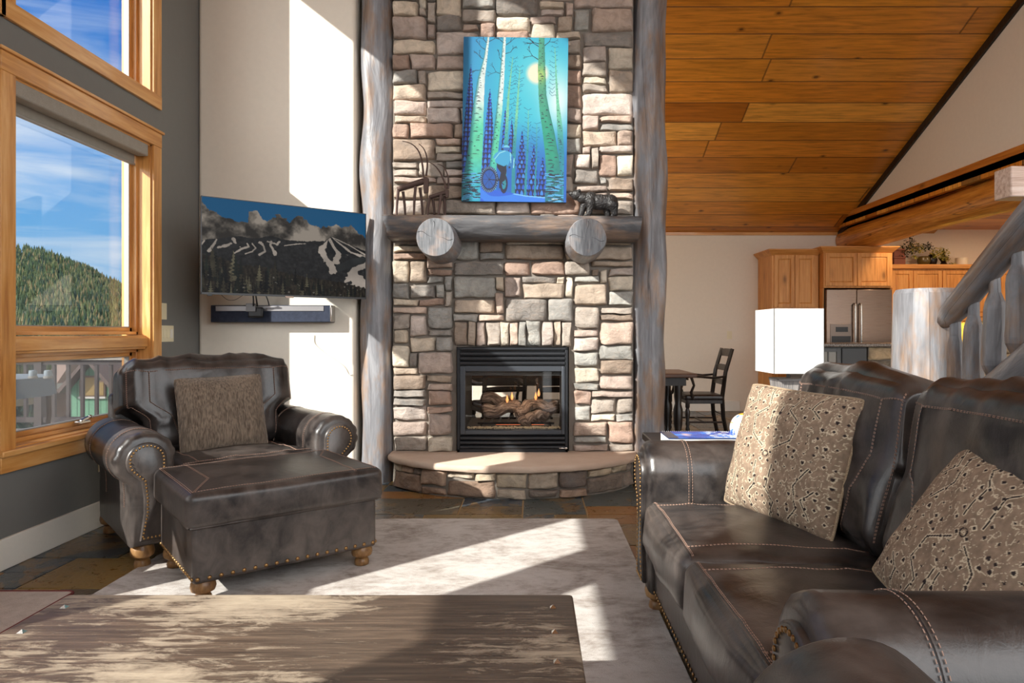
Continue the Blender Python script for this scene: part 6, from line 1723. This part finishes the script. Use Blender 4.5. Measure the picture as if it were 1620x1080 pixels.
# nearer lodgepole pines as single trees
def tree(px, Y, zb, h, col, label):
    root = thing('pine_tree', label, 'tree', at(px, HY, Y)*1.0, 0, 'pines beyond the deck')
    b = Vector(((px-CX)*Y/F, Y, zb)); root.location = b
    MB().tube([b, b+Vector((0, 0, h*.95))], [h*.018, h*.003], 6).build('trunk', M['bark'], root)
    mb = MB(); n = 11
    for k in range(n):
        f = k/n; z0 = h*(.12+.8*f); rr = h*.17*(1-f)**.8+.15; seg = 9; a0 = rn.uniform(0, 6)
        vs = [(b.x, b.y, b.z+z0+h*.14)]
        for i in range(seg*2):
            q = rr*(1.0 if i % 2 == 0 else .5)*rn.uniform(.75, 1.15); a = a0+PI*i/seg
            vs.append((b.x+q*math.cos(a), b.y+q*math.sin(a), b.z+z0-(.03*h if i % 2 == 0 else 0)))
        m_ = len(vs)-1; cc = tuple(v*rn.uniform(.8, 1.2) for v in col)
        mb.add(vs, [(0, 1+i, 1+(i+1) % m_) for i in range(m_)], cc)
    mb.build('foliage', M['needle'], root, smooth=False)
TL = ['dark pine tree standing in the valley beyond the deck railing']
for k in range(15):
    px = 14+k*13+rn.uniform(-4, 4); Y = rn.uniform(75, 110)
    tree(px, Y, -14, rn.uniform(10.5, 13.6), rn.choice([rgb(44,60,52), rgb(56,68,44), rgb(70,78,46)]), TL[0])
struct(MB().box((-400, 11, -14.2), (60, 260, -14)).build('ground', plain('valley_ground', rgb(128,120,104), .95), smooth=False))
# deck
struct(MB().box((-9.5, .5, -.24), (XL-.2, 9.3, -.12)).build('deck', M['deckwood'], smooth=False))
r = thing('deck_railing', 'dark deck railing with thin pickets seen through the lower window', 'railing', (-6, 9.2, -.12))
rm = plain('dark_rail_paint', rgb(70,60,58), .6)
MB().box((-9.4, 9.14, .835), (XL-.2, 9.28, .87)).build('cap_rail', plain('grey_cap', rgb(168,160,152), .6), r)
MB().box((-9.4, 9.18, .77), (XL-.2, 9.24, .835)).build('top_rail', rm, r)
MB().box((-9.4, 9.18, -.02), (XL-.2, 9.24, .05)).build('bottom_rail', rm, r)
x = -9.3; k = 0
while x < XL-.3:
    if k % 9 == 4: MB().box((x-.05, 9.16, -.12), (x+.05, 9.26, .83)).build('newel', rm, r)
    else: MB().box((x-.02, 9.19, .05), (x+.02, 9.23, .77)).build('picket', rm, r)
    x += .195; k += 1
# covered patio table
r = thing('patio_table', 'outdoor table under blue grey cover on the deck outside', 'table', (-5.22, 6.1, -.12))
mb = MB()
def cov(u, v):
    a = 2*PI*u; q = 4.0; ca, sa = math.cos(a), math.sin(a)
    cx_ = math.copysign(abs(ca)**(2/q), ca); cy_ = math.copysign(abs(sa)**(2/q), sa)
    rx, ry = .62, .55
    if v < .5: s = v/.5; z = .80; f = s
    else: s = (v-.5)/.5; z = .80-.19*s; f = 1+.03*s+.03*s*math.sin(a*9)
    return Vector((-5.22+rx*f*cx_, 6.1+ry*f*cy_, z))
mb.grid(48, 16, cov, closeu=True); mb.build('cover', M['cover'], r, sharp=50)
for sx in (-1, 1):
    for sy in (-1, 1):
        x0, y0 = -5.22+sx*.5, 6.1+sy*.42
        MB().tube([(x0, y0, .79), (x0+sx*.02, y0, .4), (x0-sx*.03, y0, .1), (x0+sx*.05, y0, -.12)], .02, 8).build('leg', M['bark'], r)
for i, (px, lab) in enumerate([(52, 'small glass lantern jar on the patio table, left of two'), (76, 'small glass lantern jar on the patio table, right of two')]):
    p = at(px, 594, 5.9); p.z = .801
    rr = thing('lantern_jar', lab, 'jar', p, 0, 'lantern jars on the patio table')
    MB().lathe(p, [(.03, 0), (.036, .004), (.036, .02), (.03, .024)], 16).build('base', M['sash'], rr)
    MB().lathe(p+Vector((0,0,.024)), [(.03, 0), (.032, .03), (.028, .05), (0, .052)], 16).build('bowl', plain('grey_glass', rgb(150,160,166), .2), rr)
# the neighbouring green house
h = thing('green_house', 'green sided cabin with brown trim and gabled roof beyond the deck', 'house', at(150, 650, 30))
D0 = 30
def P2(px, py, d=0.0): return at(px, py, D0)+Vector((0, d, 0))
def slabp(poly, d0, d1, nm, mt, par=h, sm_=False):
    return MB().prism(poly, lambda a, b: P2(a, b, d0), lambda a, b: P2(a, b, d1)).build(nm, mt, par, smooth=sm_)
slabp([(112, 700), (112, 612), (150, 570), (188, 612), (188, 700)], 0, 7, 'wall', M['green_siding'])
slabp([(104, 616), (150, 564), (150, 571), (108, 620)], -.6, 8, 'roof', M['roof'])
slabp([(150, 564), (196, 616), (192, 620), (150, 571)], -.6, 8, 'roof', M['roof'])
wf = slabp([(127, 627), (127, 601), (168, 601), (168, 627)], -.08, .02, 'window_frame', M['brown_trim'])
wf2 = slabp([(133, 601), (133, 594), (156, 594), (156, 601)], -.08, .02, 'window_frame', M['brown_trim'])
pm = plain('warm_blind_glass', rgb(150,124,78), .3)
slabp([(137, 625), (137, 597), (154, 597), (154, 625)], -.10, -.07, 'pane', pm, wf); slabp([(129, 625), (129, 604), (134, 604), (134, 625)], -.10, -.07, 'pane', plain('dark_pane', rgb(70,72,70), .2), wf); slabp([(158, 625), (158, 604), (166, 604), (166, 625)], -.10, -.07, 'pane', pm, wf)
slabp([(126, 630), (126, 627), (169, 627), (169, 630)], -.12, .02, 'sill', plain('pale_sill', rgb(190,184,176), .7))
h2 = thing('brown_house', 'neighbouring cabin with long sloping brown roof beyond the covered table', 'house', at(90, 650, 34))
D0 = 34
slabp([(60, 700), (60, 618), (118, 618), (118, 700)], .0, 8, 'wall', M['brown_trim'], h2)
MB().prism([(84, 594), (106, 566), (128, 566), (100, 606)], lambda a, b: P2(a, b, -.5), lambda a, b: P2(a, b, 6)).build('roof', plain('pink_brown_roof', rgb(150,126,116), .8, bump=.2, bscale=6, var=.2), h2, smooth=False)
MB().prism([(48, 640), (48, 624), (112, 604), (112, 612)], lambda a, b: P2(a, b, -3), lambda a, b: P2(a, b, 2)).build('porch_roof', plain('pale_roof', rgb(176,168,160), .8), h2, smooth=False)
